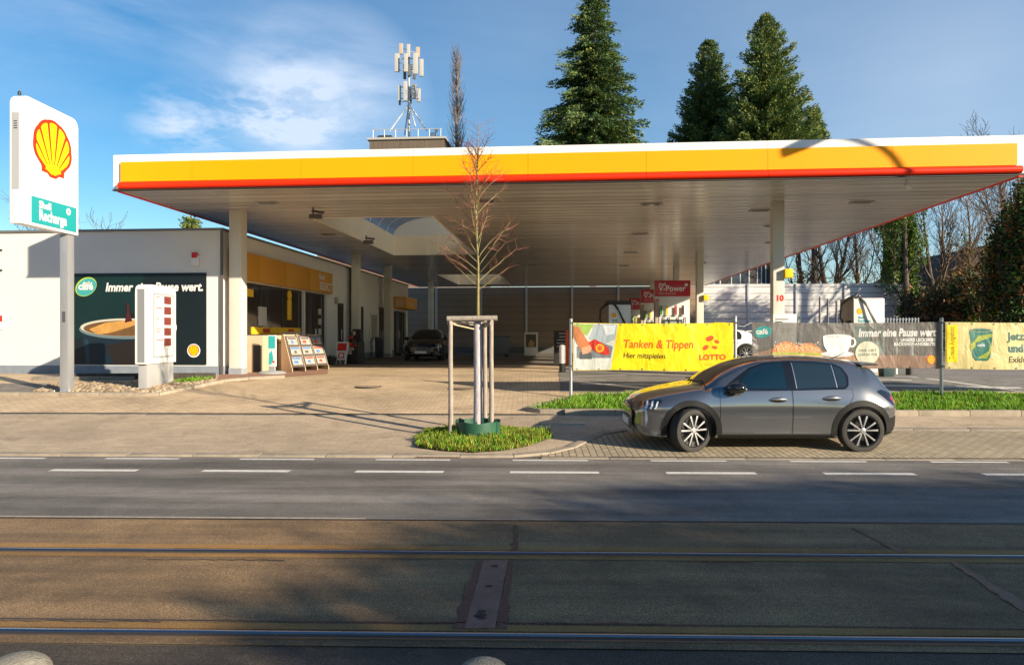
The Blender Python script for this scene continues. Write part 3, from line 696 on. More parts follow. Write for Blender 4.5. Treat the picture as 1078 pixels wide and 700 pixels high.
mb = MB(); mb.flat(ellipse(fx(91.5), fz(301.5), .36, .27, 36, tilt=R(28)), Pp, .034, 0); mb.flat(ellipse(fx(92), fz(301.8), .335, .245, 36, tilt=R(28)), Pp, .038, 1)
mb.text('café', fx(83.5), fz(304.5), .30, Pp, .042, 2, bold=.012, width=.48); mb.text('shell', fx(88), fz(299), .13, Pp, .042, 2, bold=.005)
mb.build('logo', [mat('lime green', (.45,.55,.03), .4), mat('cafe teal', (.05,.33,.32), .4), m_white], t)
mb = MB(); mb.flat(ellipse(fx(204.8), fz(371.2), .205, .205, 28), Pp, .034, 2); pecten(mb, fx(204.8), fz(370.8), .165, Pp, .038, 0, 1); mb.build('emblem', [mat('emblem red', (.72,.03,.008), .5, spec=.2), mat('emblem yellow', (.93,.52,.004), .5, spec=.2), m_white], t)

# ================================================================== PYLON SIGN
m_er, m_ey = mat('emblem red', (1,1,1)), mat('emblem yellow', (1,1,1))
m_teal = mat('sign teal', (.012,.28,.30), .4)
DX = 1.055   # the pylon stands this much farther than its first guess
xs = -10.81
t = thing('pylon_sign', 'tall white pylon sign with red and yellow scallop shell on a grey pole', 'sign', (xs-.02, 16.6, gz(xs,16.6)), 0)
z0 = t.location.z
Ps = lambda x, y, z: (x-xs+.02, y-16.6, z-z0)
dN, dF = 14.85, 16.8; zb, zt = 4.24, 7.07; th = .13
# outline with rounded top, in the depth direction; the two faces look along the street
def outline(d0, d1, za, zc, r, n=6):
    p = [(d0, za), (d1, za)]
    p += [(d1-r+r*math.cos(R(90*i/n)), zc-r+r*math.sin(R(90*i/n))) for i in range(n+1)]
    p += [(d0+r+r*math.cos(R(90+90*i/n)), zc-r+r*math.sin(R(90+90*i/n))) for i in range(n+1)]
    return p
Pf = plane(Ps(xs+th, 0, 0), (0,1,0), (0,0,1))
mb = MB(); mb.prism(outline(dN, dF, zb, zt, .22), Pf, -2*th, 0); mb.build('sign_box', m_white, t, bevel=.02)
mb = MB(); mb.prism(outline(dN+.13, dF-.05, zb+.73, zt-.30, .02), Pf, .001, .012); mb.build('face_panel', mat('white sign face', (.64,.64,.63), .25, coat=.3), t)
mb = MB(); pecten(mb, dN+1.0, 6.13, .66, Pf, .018, 0, 1); mb.build('emblem', [m_er, m_ey], t)
o = MB().prism([(dN+.30,zb+.07),(dF-.10,zb+.07),(dF-.10,zb+.66),(dN+.30,zb+.66)], Pf, .001, .014).build('teal_panel', m_teal, t)
mb = MB(); mb.text('Shell', dN+.52, zb+.44, .22, Pf, .02, bold=.008); mb.text('Recharge', dN+.52, zb+.17, .33, Pf, .02, bold=.012, width=.95)
mb.flat(ellipse(dF-.40, zb+.52, .085, .085, 16), Pf, .018); mb.build('lettering', m_white, o)
mb = MB(); mb.flat([(dF-.38,zb+.60),(dF-.44,zb+.50),(dF-.405,zb+.50),(dF-.42,zb+.44),(dF-.36,zb+.53),(dF-.395,zb+.53)], Pf, .022); mb.build('bolt_mark', m_teal, o)
mb = MB(); Pn = plane(Ps(xs-th, dN, 0), (1,0,0), (0,0,1)); mb.rect(.05,.21,zb+.74,zt-.42,Pn,.003); mb.build('end_cover', mat('light grey end cover', (.36,.365,.375), .4), t)
mb = MB()
for i in range(4): mb.rect(.09,.17,zt-.62-.05*i,zt-.60-.05*i,Pn,.006)
mb.build('vent', m_dark, t)
mb = MB(); mb.lathe([(.035,0),(.035,.06),(.01,.09)],10,0,Matrix.Translation(Ps(xs,dN+.12,zt+.0))); mb.build('top_sensor', m_dark, t)
m_pole = mat('galvanised pole', (.42,.43,.45), .42, .55, var=.1, scale=3, stretch=(1,1,.3))
mb = MB(); mb.box(-.098,.098,-.12,.12,0,zb-z0+.02); mb.build('pole', m_pole, t, bevel=.012)
mb = MB(); mb.box(-.04,.04,-.1255,-.122,1.72,1.98); mb.build('pole_hatch', mat('dark hatch', (.08,.08,.09), .4), t)
mb = MB(); mb.box(-.22,.22,-.24,.24,-.02,.035); mb.build('base_plate', m_pole, t, bevel=.008)
mb = MB(); 
for sx in (-1,1):
    for sy in (-1,1): mb.tube((sx*.18,sy*.2,.03),(sx*.18,sy*.2,.09),.018,n=6)
mb.build('anchor_bolts', m_pole, t)

# ================================================================== PRICE TOTEM
xt = -9.15; d0, d1 = 16.9, 18.25; z0 = gz(xt, 17.2)
t = thing('price_totem', 'white price totem with five red price displays standing in the gravel bed', 'sign', (xt, 17.5, z0), 0)
q = lambda z: z-z0
Pf = plane((.14, -17.5, 0), (0,1,0), (0,0,1))
mb = MB(); mb.prism(outline(d0-.06, d1+.04, q(1.08), q(3.06), .20), Pf, -.30, 0); mb.build('cabinet', m_white, t, bevel=.015)
mb = MB(); mb.prism([(d0+.02,-.05),(d0+.36,-.05),(d0+.36,.05),(d1-.12,.12),(d1-.12,-.05),(d1-.02,-.05),(d1-.02,q(1.078)),(d0+.02,q(1.078))], Pf, -.26, -.04); mb.build('leg', mat('pale grey totem leg', (.34,.34,.345), .5), t, bevel=.01)
mb = MB(); mb.rect(d0+.22,d1-.10,q(1.22),q(2.86),Pf,.003,0); mb.rect(d0+.28,d1-.16,q(1.26),q(2.82),Pf,.006,1); mb.build('face_panel', [mat('panel edge grey', (.30,.30,.31), .4), mat('white sign face', (1,1,1))], t)
for i in range(5):
    zc = q(2.70)-i*.272
    mb = MB(); mb.rect(d1-.60,d1-.24,zc-.10,zc+.10,Pf,.010); o = mb.build('price_display', mat('dark red display', (.17,.03,.025), .5), t)
    mb = MB()
    for j in range(3): 
        a = d1-.57+.105*j
        for (x0,x1,y0,y1) in ((.0,.07,.062,.074),(.0,.07,-.006,.006),(.0,.07,-.074,-.062),(0,.012,-.06,.06),(.058,.07,-.06,.06)): mb.rect(a+x0,a+x1,zc+y0,zc+y1,Pf,.014)
    mb.build('digit', mat('faded digit red', (.27,.06,.05), .5), o)
    mb = MB(); wd = (.20,.30,.16,.24,.36)[i]
    mb.rect(d0+.36,d0+.36+wd,zc+.05,zc+.072,Pf,.010); 
    if i == 3: mb.rect(d0+.36,d0+.55,zc-.01,zc+.012,Pf,.010)
    mb.build('fuel_name', mat('print red', (.45,.12,.10), .5), t)
mb = MB(); mb.lathe([(.16,-.08),(.16,.08)],24,0,Matrix.Translation((0,d1+.04-17.5,q(2.0))) @ Matrix.Rotation(R(90),4,'Y')); mb.build('round_badge', m_white, t, bevel=.01)
mb = MB(); Pn = plane((-.16+.06, d0-.06-17.5, 0), (1,0,0), (0,0,1)); mb.rect(-.0,.18,q(1.12),q(2.94),Pn,.003); mb.build('end_cover', mat('grey end cover', (.20,.205,.215), .45), t)
# ================================================================== CARS
def pchip(x, y):
    x = np.array(x, float); y = np.array(y, float); hh = np.diff(x); d = np.diff(y)/hh; m = np.zeros_like(y); m[0] = d[0]; m[-1] = d[-1]
    for i in range(1, len(x)-1):
        if d[i-1]*d[i] > 0:
            w1 = 2*hh[i]+hh[i-1]; w2 = hh[i]+2*hh[i-1]; m[i] = (w1+w2)/(w1/d[i-1]+w2/d[i])
    def f(q):
        q = min(max(q, x[0]), x[-1]); i = min(int(np.searchsorted(x, q, side='right'))-1, len(x)-2); t = (q-x[i])/hh[i]
        return float((2*t**3-3*t**2+1)*y[i] + (t**3-2*t**2+t)*hh[i]*m[i] + (-2*t**3+3*t**2)*y[i+1] + (t**3-t**2)*hh[i]*m[i+1])
    return f
LEN = 4.08
fT = pchip([0,.03,.10,.25,.5,.85,1.06,1.35,1.7,2.05,2.4,2.9,3.35,3.62,3.75,3.88,3.98,4.04,4.08], [.66,.72,.785,.85,.915,.975,1.01,1.19,1.345,1.425,1.445,1.435,1.395,1.34,1.285,1.12,.98,.88,.68])
fB = pchip([0,.05,.15,.4,.8,1.1,2,3,3.5,3.85,4.0,4.08], [.62,.67,.725,.80,.875,.925,.955,.985,1.005,.97,.90,.66])     # belt / bonnet edge height
fWB = pchip([0,.05,.15,.35,.7,1.1,2,3,3.4,3.8,3.97,4.08], [.40,.50,.62,.72,.775,.79,.80,.79,.775,.70,.63,.50])       # half width at belt
fW = pchip([0,.04,.12,.28,.55,.83,1.2,2.2,3.0,3.44,3.7,3.92,4.03,4.08], [.50,.62,.74,.825,.868,.875,.855,.858,.868,.882,.865,.80,.70,.58])   # widest
fR = pchip([0,.5,1.0,1.06,1.5,2.0,2.6,3.2,3.7,3.9,4.08], [.30,.55,.66,.665,.60,.565,.56,.55,.52,.55,.40])           # half width at roof edge
fL = pchip([0,.1,.4,3.6,3.95,4.08], [.36,.24,.20,.20,.27,.40])                                             # underside
def section(x):
    T, B, wb, W_, Rr, Lo = fT(x), fB(x), fWB(x), fW(x), fR(x), fL(x)
    B = min(B, T-.02)
    bon = x < 1.06
    if bon:
        re = T-.03; rr = Rr*.92
    else:
        re = T-.085 if x < 3.6 else T-.06; rr = Rr
        re = max(re, B+.012)
    k = (.72-Lo)
    pts = [(0, Lo), (W_*.80, Lo), (W_*.93, Lo+.03), (W_*.958, Lo+.12*k), (W_*.978, Lo+.44*k), (W_*1.002, min(.69, B-.06)), (W_*.52+wb*.48+.010, (min(.68,B-.06)+B)/2+.015), (wb, B)]
    if bon: pts += [((wb*.6+rr*.4), B*.45+re*.55+.01), (rr, re+.005), (rr*.8, T-.014), (rr*.45, T-.004), (0, T)]
    else: pts += [((wb*.52+rr*.48)+.012, (B+re)/2), (rr+.004, re), (rr*.86, T-.035*(1 if T-re > .04 else .5)), (rr*.5, T-.008), (0, T)]
    return pts
def resample(pts, n=56):
    # smooth through control points (Catmull-Rom, centripetal-like by chord)
    P_ = [np.array(p) for p in pts]; P_ = [np.array([-P_[1][0], P_[1][1]])] + P_ + [np.array([-P_[-2][0], P_[-2][1]])]
    out = []; per = 5
    for i in range(1, len(P_)-2):
        a, b, c, d = P_[i-1:i+3]
        out += [tuple(hermite(b, c, c-a, d-b, j/per)) for j in range(per)]
    out.append(tuple(P_[-2])); return out
def hermite(p, q, m0, m1, t):
    L0 = np.linalg.norm(q-p); n0 = np.linalg.norm(m0)+1e-9; n1 = np.linalg.norm(m1)+1e-9
    m0 = m0/n0*L0*.95; m1 = m1/n1*L0*.95
    return (2*t**3-3*t**2+1)*p + (t**3-2*t**2+t)*m0 + (-2*t**3+3*t**2)*q + (t**3-t**2)*m1
_sec = {}
def sec(x):
    k = round(x, 4)
    if k not in _sec: _sec[k] = resample(section(x))
    return _sec[k]
def side_y(x, z):
    s = sec(min(max(x, .0), LEN)); best = None
    for (y0, z0), (y1, z1) in zip(s[8:], s[9:]):
        if z0 <= z <= z1 and z1 > z0: return y0 + (y1-y0)*(z-z0)/(z1-z0)
    return s[-1][0] if z > s[-1][1] else s[8][0]
def top_z(x, y):
    s = sec(x); y = abs(y)
    for (y0, z0), (y1, z1) in zip(s[::-1], s[-2::-1]):
        if y0 <= y <= y1: return z0 + (z1-z0)*(y-y0)/max(1e-6, y1-y0)
    return s[-1][1]
def cutgrid(poly, step=.045):
    bm = bmesh.new(); bm.faces.new([bm.verts.new((x, 0, z)) for x, z in poly])
    x0, x1 = min(p[0] for p in poly), max(p[0] for p in poly); z0, z1 = min(p[1] for p in poly), max(p[1] for p in poly)
    for a, lo, hi in ((0, x0, x1), (2, z0, z1)):
        q = lo+step
        while q < hi:
            co = [0,0,0]; no = [0,0,0]; co[a] = q; no[a] = 1
            bmesh.ops.bisect_plane(bm, geom=bm.verts[:]+bm.edges[:]+bm.faces[:], plane_co=co, plane_no=no, dist=1e-5); q += step
    vs = [tuple(v.co) for v in bm.verts]; fs = [tuple(v.index for v in f.verts) for f in bm.faces] if not bm.verts.ensure_lookup_table() and not bm.verts.index_update() else []
    bm.free(); return vs, fs
def panel(mb, poly, side, off, m=0, thick=.01):
    vs, fs = cutgrid(poly)
    V = []
    for x, _, z in vs:
        y = side_y(x, z)
        dz = (side_y(x, z+.01)-side_y(x, z-.01))/.02; nl = math.hypot(1, dz)
        V.append((x, side*(y + off/nl), z - off*dz/nl))
    # orientation outwards
    if fs:
        a, b, c = (Vector(V[i]) for i in fs[0][:3]); n = (b-a).cross(c-a)
        if n.y*side < 0: fs = [f[::-1] for f in fs]
    mb.add(V, fs, m)
def rounded(poly, r=.03, n=4):
    out = []; k = len(poly)
    for i in range(k):
        p0, p, p1 = Vector(poly[i-1]), Vector(poly[i]), Vector(poly[(i+1) % k])
        a = (p0-p); b = (p1-p); ra = min(r, a.length*.45, b.length*.45); A = p+a.normalized()*ra; B = p+b.normalized()*ra
        for j in range(n+1):
            t = j/n; q = A*(1-t)**2 + p*2*t*(1-t) + B*t*t; out.append((q.x, q.y))
    return out
def grow(poly, g):
    c = Vector((sum(p[0] for p in poly)/len(poly), sum(p[1] for p in poly)/len(poly))); k = len(poly); out = []
    ar = sum(poly[i-1][0]*poly[i][1]-poly[i][0]*poly[i-1][1] for i in range(k))
    sg = 1 if ar > 0 else -1
    for i in range(k):
        e0 = (Vector(poly[i])-Vector(poly[i-1])); e1 = (Vector(poly[(i+1) % k])-Vector(poly[i]))
        n0 = Vector((e0.y, -e0.x)).normalized()*sg if e0.length else Vector((0,0)); n1 = Vector((e1.y, -e1.x)).normalized()*sg if e1.length else Vector((0,0))
        n = (n0+n1); n = n.normalized() if n.length else n0
        out.append((poly[i][0]+n.x*g, poly[i][1]+n.y*g))
    return out
WX = (.83, 3.44); WR = .335; TY = .155
def paint(name, c, metal=.75, rough=.32, coat=1.0):
    m, nt, b = nodes(name); o = coords(nt)
    fl = noise(nt, o, 900, 2, .5)
    nt.links.new(mix(nt, ramp(nt, fl, [(.35,0),(.65,1)]), tuple(q*.88 for q in c), tuple(min(1,q*1.12) for q in c)), b.inputs['Base Color'])
    b.inputs['Roughness'].default_value = rough
    b.inputs['Metallic'].default_value = metal; b.inputs['Coat Weight'].default_value = coat; b.inputs['Coat Roughness'].default_value = .03; b.inputs['Coat IOR'].default_value = 1.6
    MATS[name] = m; return m
m_tyre = mat('tyre rubber', (.028,.026,.024), .8, var=.2, scale=12, bump=.2, bscale=60)
m_rim = mat('machined rim', (.45,.45,.46), .35, .85); m_rimd = mat('black rim', (.02,.02,.02), .35)
m_cglass = mat('tinted car glass', (.012,.02,.024), .03, spec=.9, coat=.6)
m_cglass2 = mat('teal car glass', (.003,.012,.018), .03, spec=.9, coat=.6)
m_plastic = mat('black car plastic', (.010,.010,.010), .6, spec=.25, bump=.15, bscale=300)
m_gloss = mat('gloss black trim', (.008,.008,.009), .08, coat=.6)
m_chrome = mat('chrome trim', (.62,.60,.58), .25, .9)
m_drl = mat('clear lamp', (.65,.70,.74), .1, coat=1); m_lamp = mat('dark lamp', (.012,.015,.02), .08, coat=.6)
m_tail = mat('tail lamp red', (.25,.01,.008), .08, coat=1)

def build_car(name, label, group, pm, roofm):
    root = thing(name, label, 'car', group=group)
    # body shell
    xs_ = [LEN*(.5-.5*math.cos(math.pi*i/108))*.35 + LEN*i/108*.65 for i in range(109)]; xs_[0] = 0; xs_[-1] = LEN
    S = [sec(x) for x in xs_]; n = len(S[0]); mb = MB(); V = []
    for x, s in zip(xs_, S):
        V += [(x, -y, z) for y, z in s] + [(x, y, z) for y, z in s[-2:0:-1]]
    k = 2*n-2
    fs = [(i*k+j, i*k+(j+1) % k, (i+1)*k+(j+1) % k, (i+1)*k+j) for i in range(len(xs_)-1) for j in range(k)]
    fs = [f[::-1] for f in fs]
    mb.add(V, fs)
    for i0, flip in ((0, False), ((len(xs_)-1)*k, True)):
        c = len(mb.v); ring = [mb.v[i0+j] for j in range(k)]; cx0 = ring[0][0]; zc = (S[0 if i0 == 0 else -1][0][1]+S[0 if i0 == 0 else -1][-1][1])/2
        mb.v.append((cx0 + (-.015 if i0 == 0 else .015), 0, zc))
        for j in range(k):
            f = (i0+j, i0+(j+1) % k, c); mb.f.append(f if flip else f[::-1]); mb.m.append(0)
    body = mb.build('body', pm, root)
    bm = bmesh.new(); bm.from_mesh(body.data); bmesh.ops.recalc_face_normals(bm, faces=bm.faces); bm.to_mesh(body.data); bm.free()
    cut = MB()
    for wx in WX:
        for s in (-1, 1): cut.tube((wx, s*.50, WR), (wx, s*1.2, WR), .385, n=48)
    co_ = cut.build('cutter', pm)
    bm = bmesh.new(); bm.from_mesh(co_.data); bmesh.ops.recalc_face_normals(bm, faces=bm.faces); bm.to_mesh(co_.data); bm.free()
    md = body.modifiers.new('b', 'BOOLEAN'); md.operation = 'DIFFERENCE'; md.solver = 'EXACT'; md.object = co_
    dg = bpy.context.evaluated_depsgraph_get(); dg.update(); me = bpy.data.meshes.new_from_object(body.evaluated_get(dg)); body.modifiers.clear(); body.data = me; bpy.data.objects.remove(co_)
    me.polygons.foreach_set('use_smooth', [True]*len(me.polygons)); me.set_sharp_from_angle(angle=R(32))
    if len(me.materials) == 0: me.materials.append(pm)
    fw = [(1.57,.975),(1.63,1.09),(1.80,1.25),(2.02,1.335),(2.30,1.362),(2.31,.972)]
    rw = [(2.45,.975),(2.46,1.362),(2.80,1.352),(3.06,1.325),(3.06,.992)]
    qw = [(3.10,.995),(3.10,1.315),(3.20,1.275),(3.255,1.16),(3.23,1.03),(3.19,.995)]
    tri = [(1.36,.965),(1.50,1.06),(1.60,1.105),(1.545,.965)]
    dark = [(1.30,.952),(1.60,1.165),(1.79,1.285),(2.02,1.362),(2.40,1.385),(2.80,1.375),(3.12,1.345),(3.24,1.29),(3.30,1.16),(3.26,1.01),(3.2,.968),(2.3,.945)]
    fd = [(1.27,.93),(1.27,.30),(2.365,.29),(2.365,.945)]
    rd = [(2.385,.945),(2.385,.29),(2.99,.295),(3.01,.45),(3.08,.60),(3.22,.74),(3.30,.86),(3.30,.965)]
    for s in (-1, 1):
        mb = MB(); panel(mb, rounded(dark, .03), s, .0025); mb.build('window_surround', m_gloss, root, smooth=40)
        mb = MB(); panel(mb, rounded(fw, .02), s, .006); mb.build('window', m_cglass2, root, smooth=40)
        mb = MB(); panel(mb, rounded(rw, .02), s, .006); mb.build('window', m_cglass, root, smooth=40)
        mb = MB(); panel(mb, rounded(qw, .02), s, .006); mb.build('window', m_cglass, root, smooth=40)
        mb = MB(); panel(mb, rounded(tri, .01), s, .006); mb.build('window', m_cglass, root, smooth=40)
        # bright vertical bars and sill of the rear glass
        mb = MB(); panel(mb, [(2.446,.975),(2.447,1.36),(2.459,1.36),(2.458,.975)], s, .0085); mb.build('window_bar', m_chrome, root); mb = MB(); panel(mb, [(3.068,.99),(3.068,1.325),(3.084,1.322),(3.084,.99)], s, .0085)
        mb.build('window_bar', m_chrome, root)
        for poly, hx in ((fd, 2.15), (rd, 2.97)):
            mb = MB(); panel(mb, grow(poly, .009), s, .0016); mb.build('door_gap', m_gloss, root, smooth=40)
            mb = MB(); panel(mb, poly, s, .004); d = mb.build('door', pm, root, smooth=40)
            hz = .815 if hx < 2.5 else .835; y = side_y(hx, hz)
            mb = MB(); panel(mb, ellipse(hx, hz-.008, .135, .042, 24), s, .006); mb.build('handle_recess', m_plastic, d)
            mb = MB(); mb.path([(hx-.125, s*(y+.004), hz), (hx-.09, s*(y+.035), hz+.006), (hx, s*(y+.042), hz+.008), (hx+.09, s*(y+.035), hz+.006), (hx+.125, s*(y+.004), hz)], [.012,.017,.018,.017,.012], 8)
            mb.build('handle', m_chrome, d, smooth=40)
        # wheel arch trims, sill
        for wx in WX:
            mb = MB(); a0, a1 = (-14, 196) 
            N_ = 40
            for i in range(N_):
                t0 = R(a0+(a1-a0)*i/N_); t1 = R(a0+(a1-a0)*(i+1)/N_)
                q = [(wx+r*math.cos(t), WR+r*math.sin(t)) for r, t in ((.386,t0),(.386,t1),(.468,t1),(.468,t0))]
                if min(z for _, z in q) < .235: continue
                V = []
                for x, z in q: 
                    V.append((x, s*(side_y(x, z)+.012), z))
                for x, z in q:
                    V.append((x, s*(side_y(x, z)-.01), z))
                mb.add(V, [(0,1,2,3),(4,7,6,5),(0,4,5,1),(3,2,6,7)])
            mb.build('arch_trim', m_plastic, root, smooth=40)
        mb = MB(); panel(mb, [(1.24,.225),(1.24,.275),(3.02,.275),(3.02,.225)], s, .012); mb.build('sill_trim', m_plastic, root)
        # front lamp with three claws, lower fang, tail lamp
        mb = MB(); panel(mb, rounded([(.045,.66),(.07,.735),(.20,.775),(.36,.80),(.40,.785),(.30,.70),(.16,.655)], .02), s, .005); l = mb.build('headlight', m_lamp, root, smooth=40)
        mb = MB()
        for q in (.20,.265,.33): panel(mb, [(q-.075,.665),(q-.01,.765),(q+.012,.768),(q-.045,.668)], s, .009)
        mb.build('lamp_claw', m_drl, l)
        mb = MB(); panel(mb, [(.155,.655),(.175,.50),(.15,.40),(.135,.50),(.135,.645)], s, .007); mb.build('light_strip', m_drl, root)
        mb = MB(); panel(mb, rounded([(.02,.30),(.03,.42),(.22,.34),(.36,.30),(.36,.25),(.10,.25)], .02), s, .006); mb.build('bumper_insert', mat('satin bumper trim', (.16,.16,.165), .4, .3), root, smooth=40)
        mb = MB(); panel(mb, rounded([(3.70,.93),(3.78,.955),(3.93,.90),(4.02,.82),(4.03,.74),(3.98,.70),(3.90,.76)], .02), s, .006); l = mb.build('tail_light', m_lamp, root, smooth=40)
        mb = MB(); panel(mb, rounded([(3.93,.87),(4.0,.80),(4.02,.75),(3.985,.72),(3.95,.77),(3.90,.82)], .01), s, .009); mb.build('lamp_core', m_tail, l, smooth=40)
        mb = MB(); panel(mb, [(3.80,.25),(3.86,.52),(4.05,.55),(4.065,.36),(4.0,.28)], s, .009); mb.build('rear_bumper_trim', m_plastic, root, smooth=40)
        # mirror
        mb = MB(); Mx = Matrix.Translation((1.50, s*.915, .995)) @ Matrix.Rotation(s*R(6), 4, 'Z')
        prof = [(.0,-.085),(.05,-.075),(.078,-.035),(.085,0),(.078,.04),(.05,.075),(.0,.085)]
        mb.lathe(prof, 20, 0, Mx @ Matrix.Diagonal((1.75,1.35,1.0,1))); mb.path([(1.48, s*.80, .955),(1.50, s*.86, .965),(1.52, s*.90, .985)], .03, 8)
        mb.build('mirror', m_gloss, root, smooth=50)
    # windscreen, rear glass, roof panel: strips over the top surface
    def over(x0, x1, w0, w1, off, mt, nm, nx=14, ny=10):
        mb = MB(); V = []
        for i in range(nx+1):
            x = x0+(x1-x0)*i/nx; w_ = w0+(w1-w0)*i/nx
            for j in range(ny+1):
                y = -w_+2*w_*j/ny; V.append((x, y, top_z(x, y)+off))
        mb.add(V, [(i*(ny+1)+j, (i+1)*(ny+1)+j, (i+1)*(ny+1)+j+1, i*(ny+1)+j+1) for i in range(nx) for j in range(ny)])
        return mb.build(nm, mt, root, smooth=60)
    over(1.09, 1.96, .655, .53, .005, m_cglass, 'windscreen')
    over(2.0, 3.60, .535, .50, .004, roofm, 'roof_panel')
    over(3.74, 3.93, .47, .52, .006, m_cglass, 'rear_window')
    mb = MB(); mb.box(3.55, 3.84, -.54, .54, 1.315, 1.352); sp_ = mb.build('spoiler', pm, root, bevel=.014)
    mb = MB(); mb.path([(3.32,0,1.39),(3.42,0,1.42),(3.58,0,1.50)], [.012,.008,.004], 6); mb.build('antenna', m_plastic, root)
    for s in (-1, 1):
        mb = MB(); mb.path([(1.02, s*.15, 1.03),(1.12, s*.35, 1.055),(1.10, s*.58, 1.03)], .009, 6); mb.build('wiper', m_plastic, root)
    # grille and number plate on the nose
    P = plane((-.018, .52, 0), (0,-1,0), (0,0,1))
    mb = MB(); mb.prism([(.07,.30),(.0,.58),(.12,.625),(.92,.625),(1.04,.58),(.97,.30)], P, 0, .02); g_ = mb.build('grille', m_gloss, root, bevel=.01)
    mb = MB()
    for i in range(7):
        for j in range(13):
            a = .10+j*.066+(i%2)*.033
            if a < .94: mb.rect(a, a+.022, .33+i*.04, .345+i*.04, P, .022)
    mb.build('grille_mesh', m_chrome, g_)
    mb = MB(); mb.prism([(.26,.345),(.78,.345),(.78,.455),(.26,.455)], P, .022, .03); mb.build('number_plate', mat('white plate', (.7,.7,.68), .4), root)
    # wheels
    def wheel(wx, s, steer):
        w_ = bpy.data.objects.new('wheel', None); C.objects.link(w_); w_.parent = root; w_.location = (wx, s*(.875-TY/1.0*.62), WR); w_.rotation_euler.z = steer + (math.pi if s > 0 else 0)
        M = Matrix.Rotation(R(90), 4, 'X')    # lathe axis z -> -y (outwards for the near side)
        mb = MB(); mb.lathe([(.246,-.10),(.29,-.105),(.322,-.095),(WR,-.07),(WR,.07),(.322,.095),(.29,.105),(.256,.10),(.248,.085)], 56, 0, M, close=True); mb.build('tyre', m_tyre, w_, smooth=30)
        mb = MB(); mb.lathe([(.254,-.09),(.252,.085),(.242,.095),(.234,.085),(.230,-.02),(.0005,-.03)], 48, 0, M)
        rim = mb.build('rim', m_rimd, w_, smooth=30)
        P = plane((0,0,0), (1,0,0), (0,0,1)); mb = MB()
        for i in range(5):
            for d_ in (-.155, .155):
                a = R(90+72*i); c0 = a+d_*.9; c1 = a+d_*1.75
                def q(r, t, wd): return (r*math.cos(t)-wd*math.sin(t), r*math.sin(t)+wd*math.cos(t))
                mb.prism([q(.035,c0,-.008), q(.238,c1,-.014), q(.238,c1,.014), q(.035,c0,.008)], P, .055, .088)
        mb.lathe([(.0005,.05),(.045,.05),(.05,.085),(.03,.094),(.0005,.095)], 20, 0, M); mb.build('spokes', m_rim, rim, bevel=.003)
        return w_
    for wx in WX:
        for s in (-1, 1): wheel(wx, s, R(23) if wx < 1 else 0)
    return root
m_paint = paint('grey metallic paint', (.235,.235,.24), .85, .21); m_roofp = paint('roof paint', (.055,.055,.06), .5)
car = build_car('parked_car', 'dark grey metallic hatchback parked in the brick bay beside the road', 'parked cars', m_paint, m_roofp)
car.location = (1.92, 10.42+.87, .03); car.rotation_euler = (R(1.0), 0, 0)
def swap(root, mp):
    for ch in root.children_recursive:
        if ch.type == 'MESH':
            for i, sl_ in enumerate(ch.material_slots):
                nm = sl_.material.name if sl_.material else ''
                if nm in mp: sl_.link = 'OBJECT'; sl_.material = mp[nm]
c2 = copy_tree(car); c2['label'] = 'black hatchback in the shade under the canopy, its front turned to the street'
m_blk = paint('black car paint', (.012,.012,.014), .3, .25)
swap(c2, {'grey metallic paint': m_blk, 'roof paint': m_blk})
x, y = at(443,30.2), 30.2; c2.location = (x, y, gz(x,y)+.01); c2.rotation_euler = (0, 0, R(88))
c3 = copy_tree(car); c3['label'] = 'white hatchback beyond the banners, seen through the gap beside the middle post'
m_wht = paint('white car paint', (.75,.75,.75), .0, .3)
swap(c3, {'grey metallic paint': m_wht, 'roof paint': m_wht})
x, y = at(783.5,30.4), 30.4; c3.location = (x-3.44, y+.6, gz(x,y)+.01); c3.rotation_euler = (0, 0, 0)
# ================================================================== STAKED SAPLING
def bare_tree(mb, base, height, r0, rng, levels=3, spread=.5, nb=(9,6,5), start=.25, lenf=.42, up=.35, sides=(8,5,4,3), bend=.06, seg=8, m=0, lean=(0,0), tips=None, minr=.006, lentaper=.6):
    """tapered trunk with limbs: every limb a curved tube"""
    def limb(p, d, L, r, lv):
        n = max(3, seg - lv*2); pts = [Vector(p)]; dirs = [Vector(d).normalized()]
        for i in range(n):
            dd = dirs[-1] + Vector((rng.normal(0, bend), rng.normal(0, bend), rng.normal(0, bend)))
            if lv > 0: dd.z += up*.12
            dd.normalize(); dirs.append(dd); pts.append(pts[-1] + dd*L/n)
        rs = [max(minr, r*(1 - .85*i/n)) for i in range(n+1)]
        mb.path(pts, rs, sides[min(lv, len(sides)-1)], m)
        if tips is not None and lv >= 1: tips.extend(pts[1:])
        if lv >= levels: return
        k = nb[min(lv, len(nb)-1)]
        for j in range(k):
            t = (start if lv == 0 else .2) + (1-(start if lv == 0 else .2))*(j+rng.uniform(.2,.9))/k; t = min(t, .97)
            i = min(int(t*n), n-1); f = t*n-i; q = pts[i].lerp(pts[i+1], f); dq = dirs[i]
            a = rng.uniform(0, 6.283); o = dq.orthogonal().normalized(); side = (o*math.cos(a) + dq.cross(o)*math.sin(a))
            sp = spread*rng.uniform(.7,1.3); nd = (dq*math.cos(sp) + side*math.sin(sp)); 
            limb(q, nd, L*lenf*(1-lentaper*t*(lv == 0))*rng.uniform(.7,1.25), max(minr, rs[i]*.55), lv+1)
    limb(base, (lean[0], lean[1], 1), height, r0, 0)
TX, TD = -.587, 11.75
z0 = gz(TX, TD)+.03
t = thing('sapling', 'young leafless sapling with reddish twigs held by three wooden stakes', 'tree', (TX, TD, z0), 0)
rng = np.random.default_rng(11)
m_sap = mat('sapling bark', (.20,.165,.06), .7, var=.25, scale=20); m_twig = mat('red brown twig', (.19,.06,.035), .6)
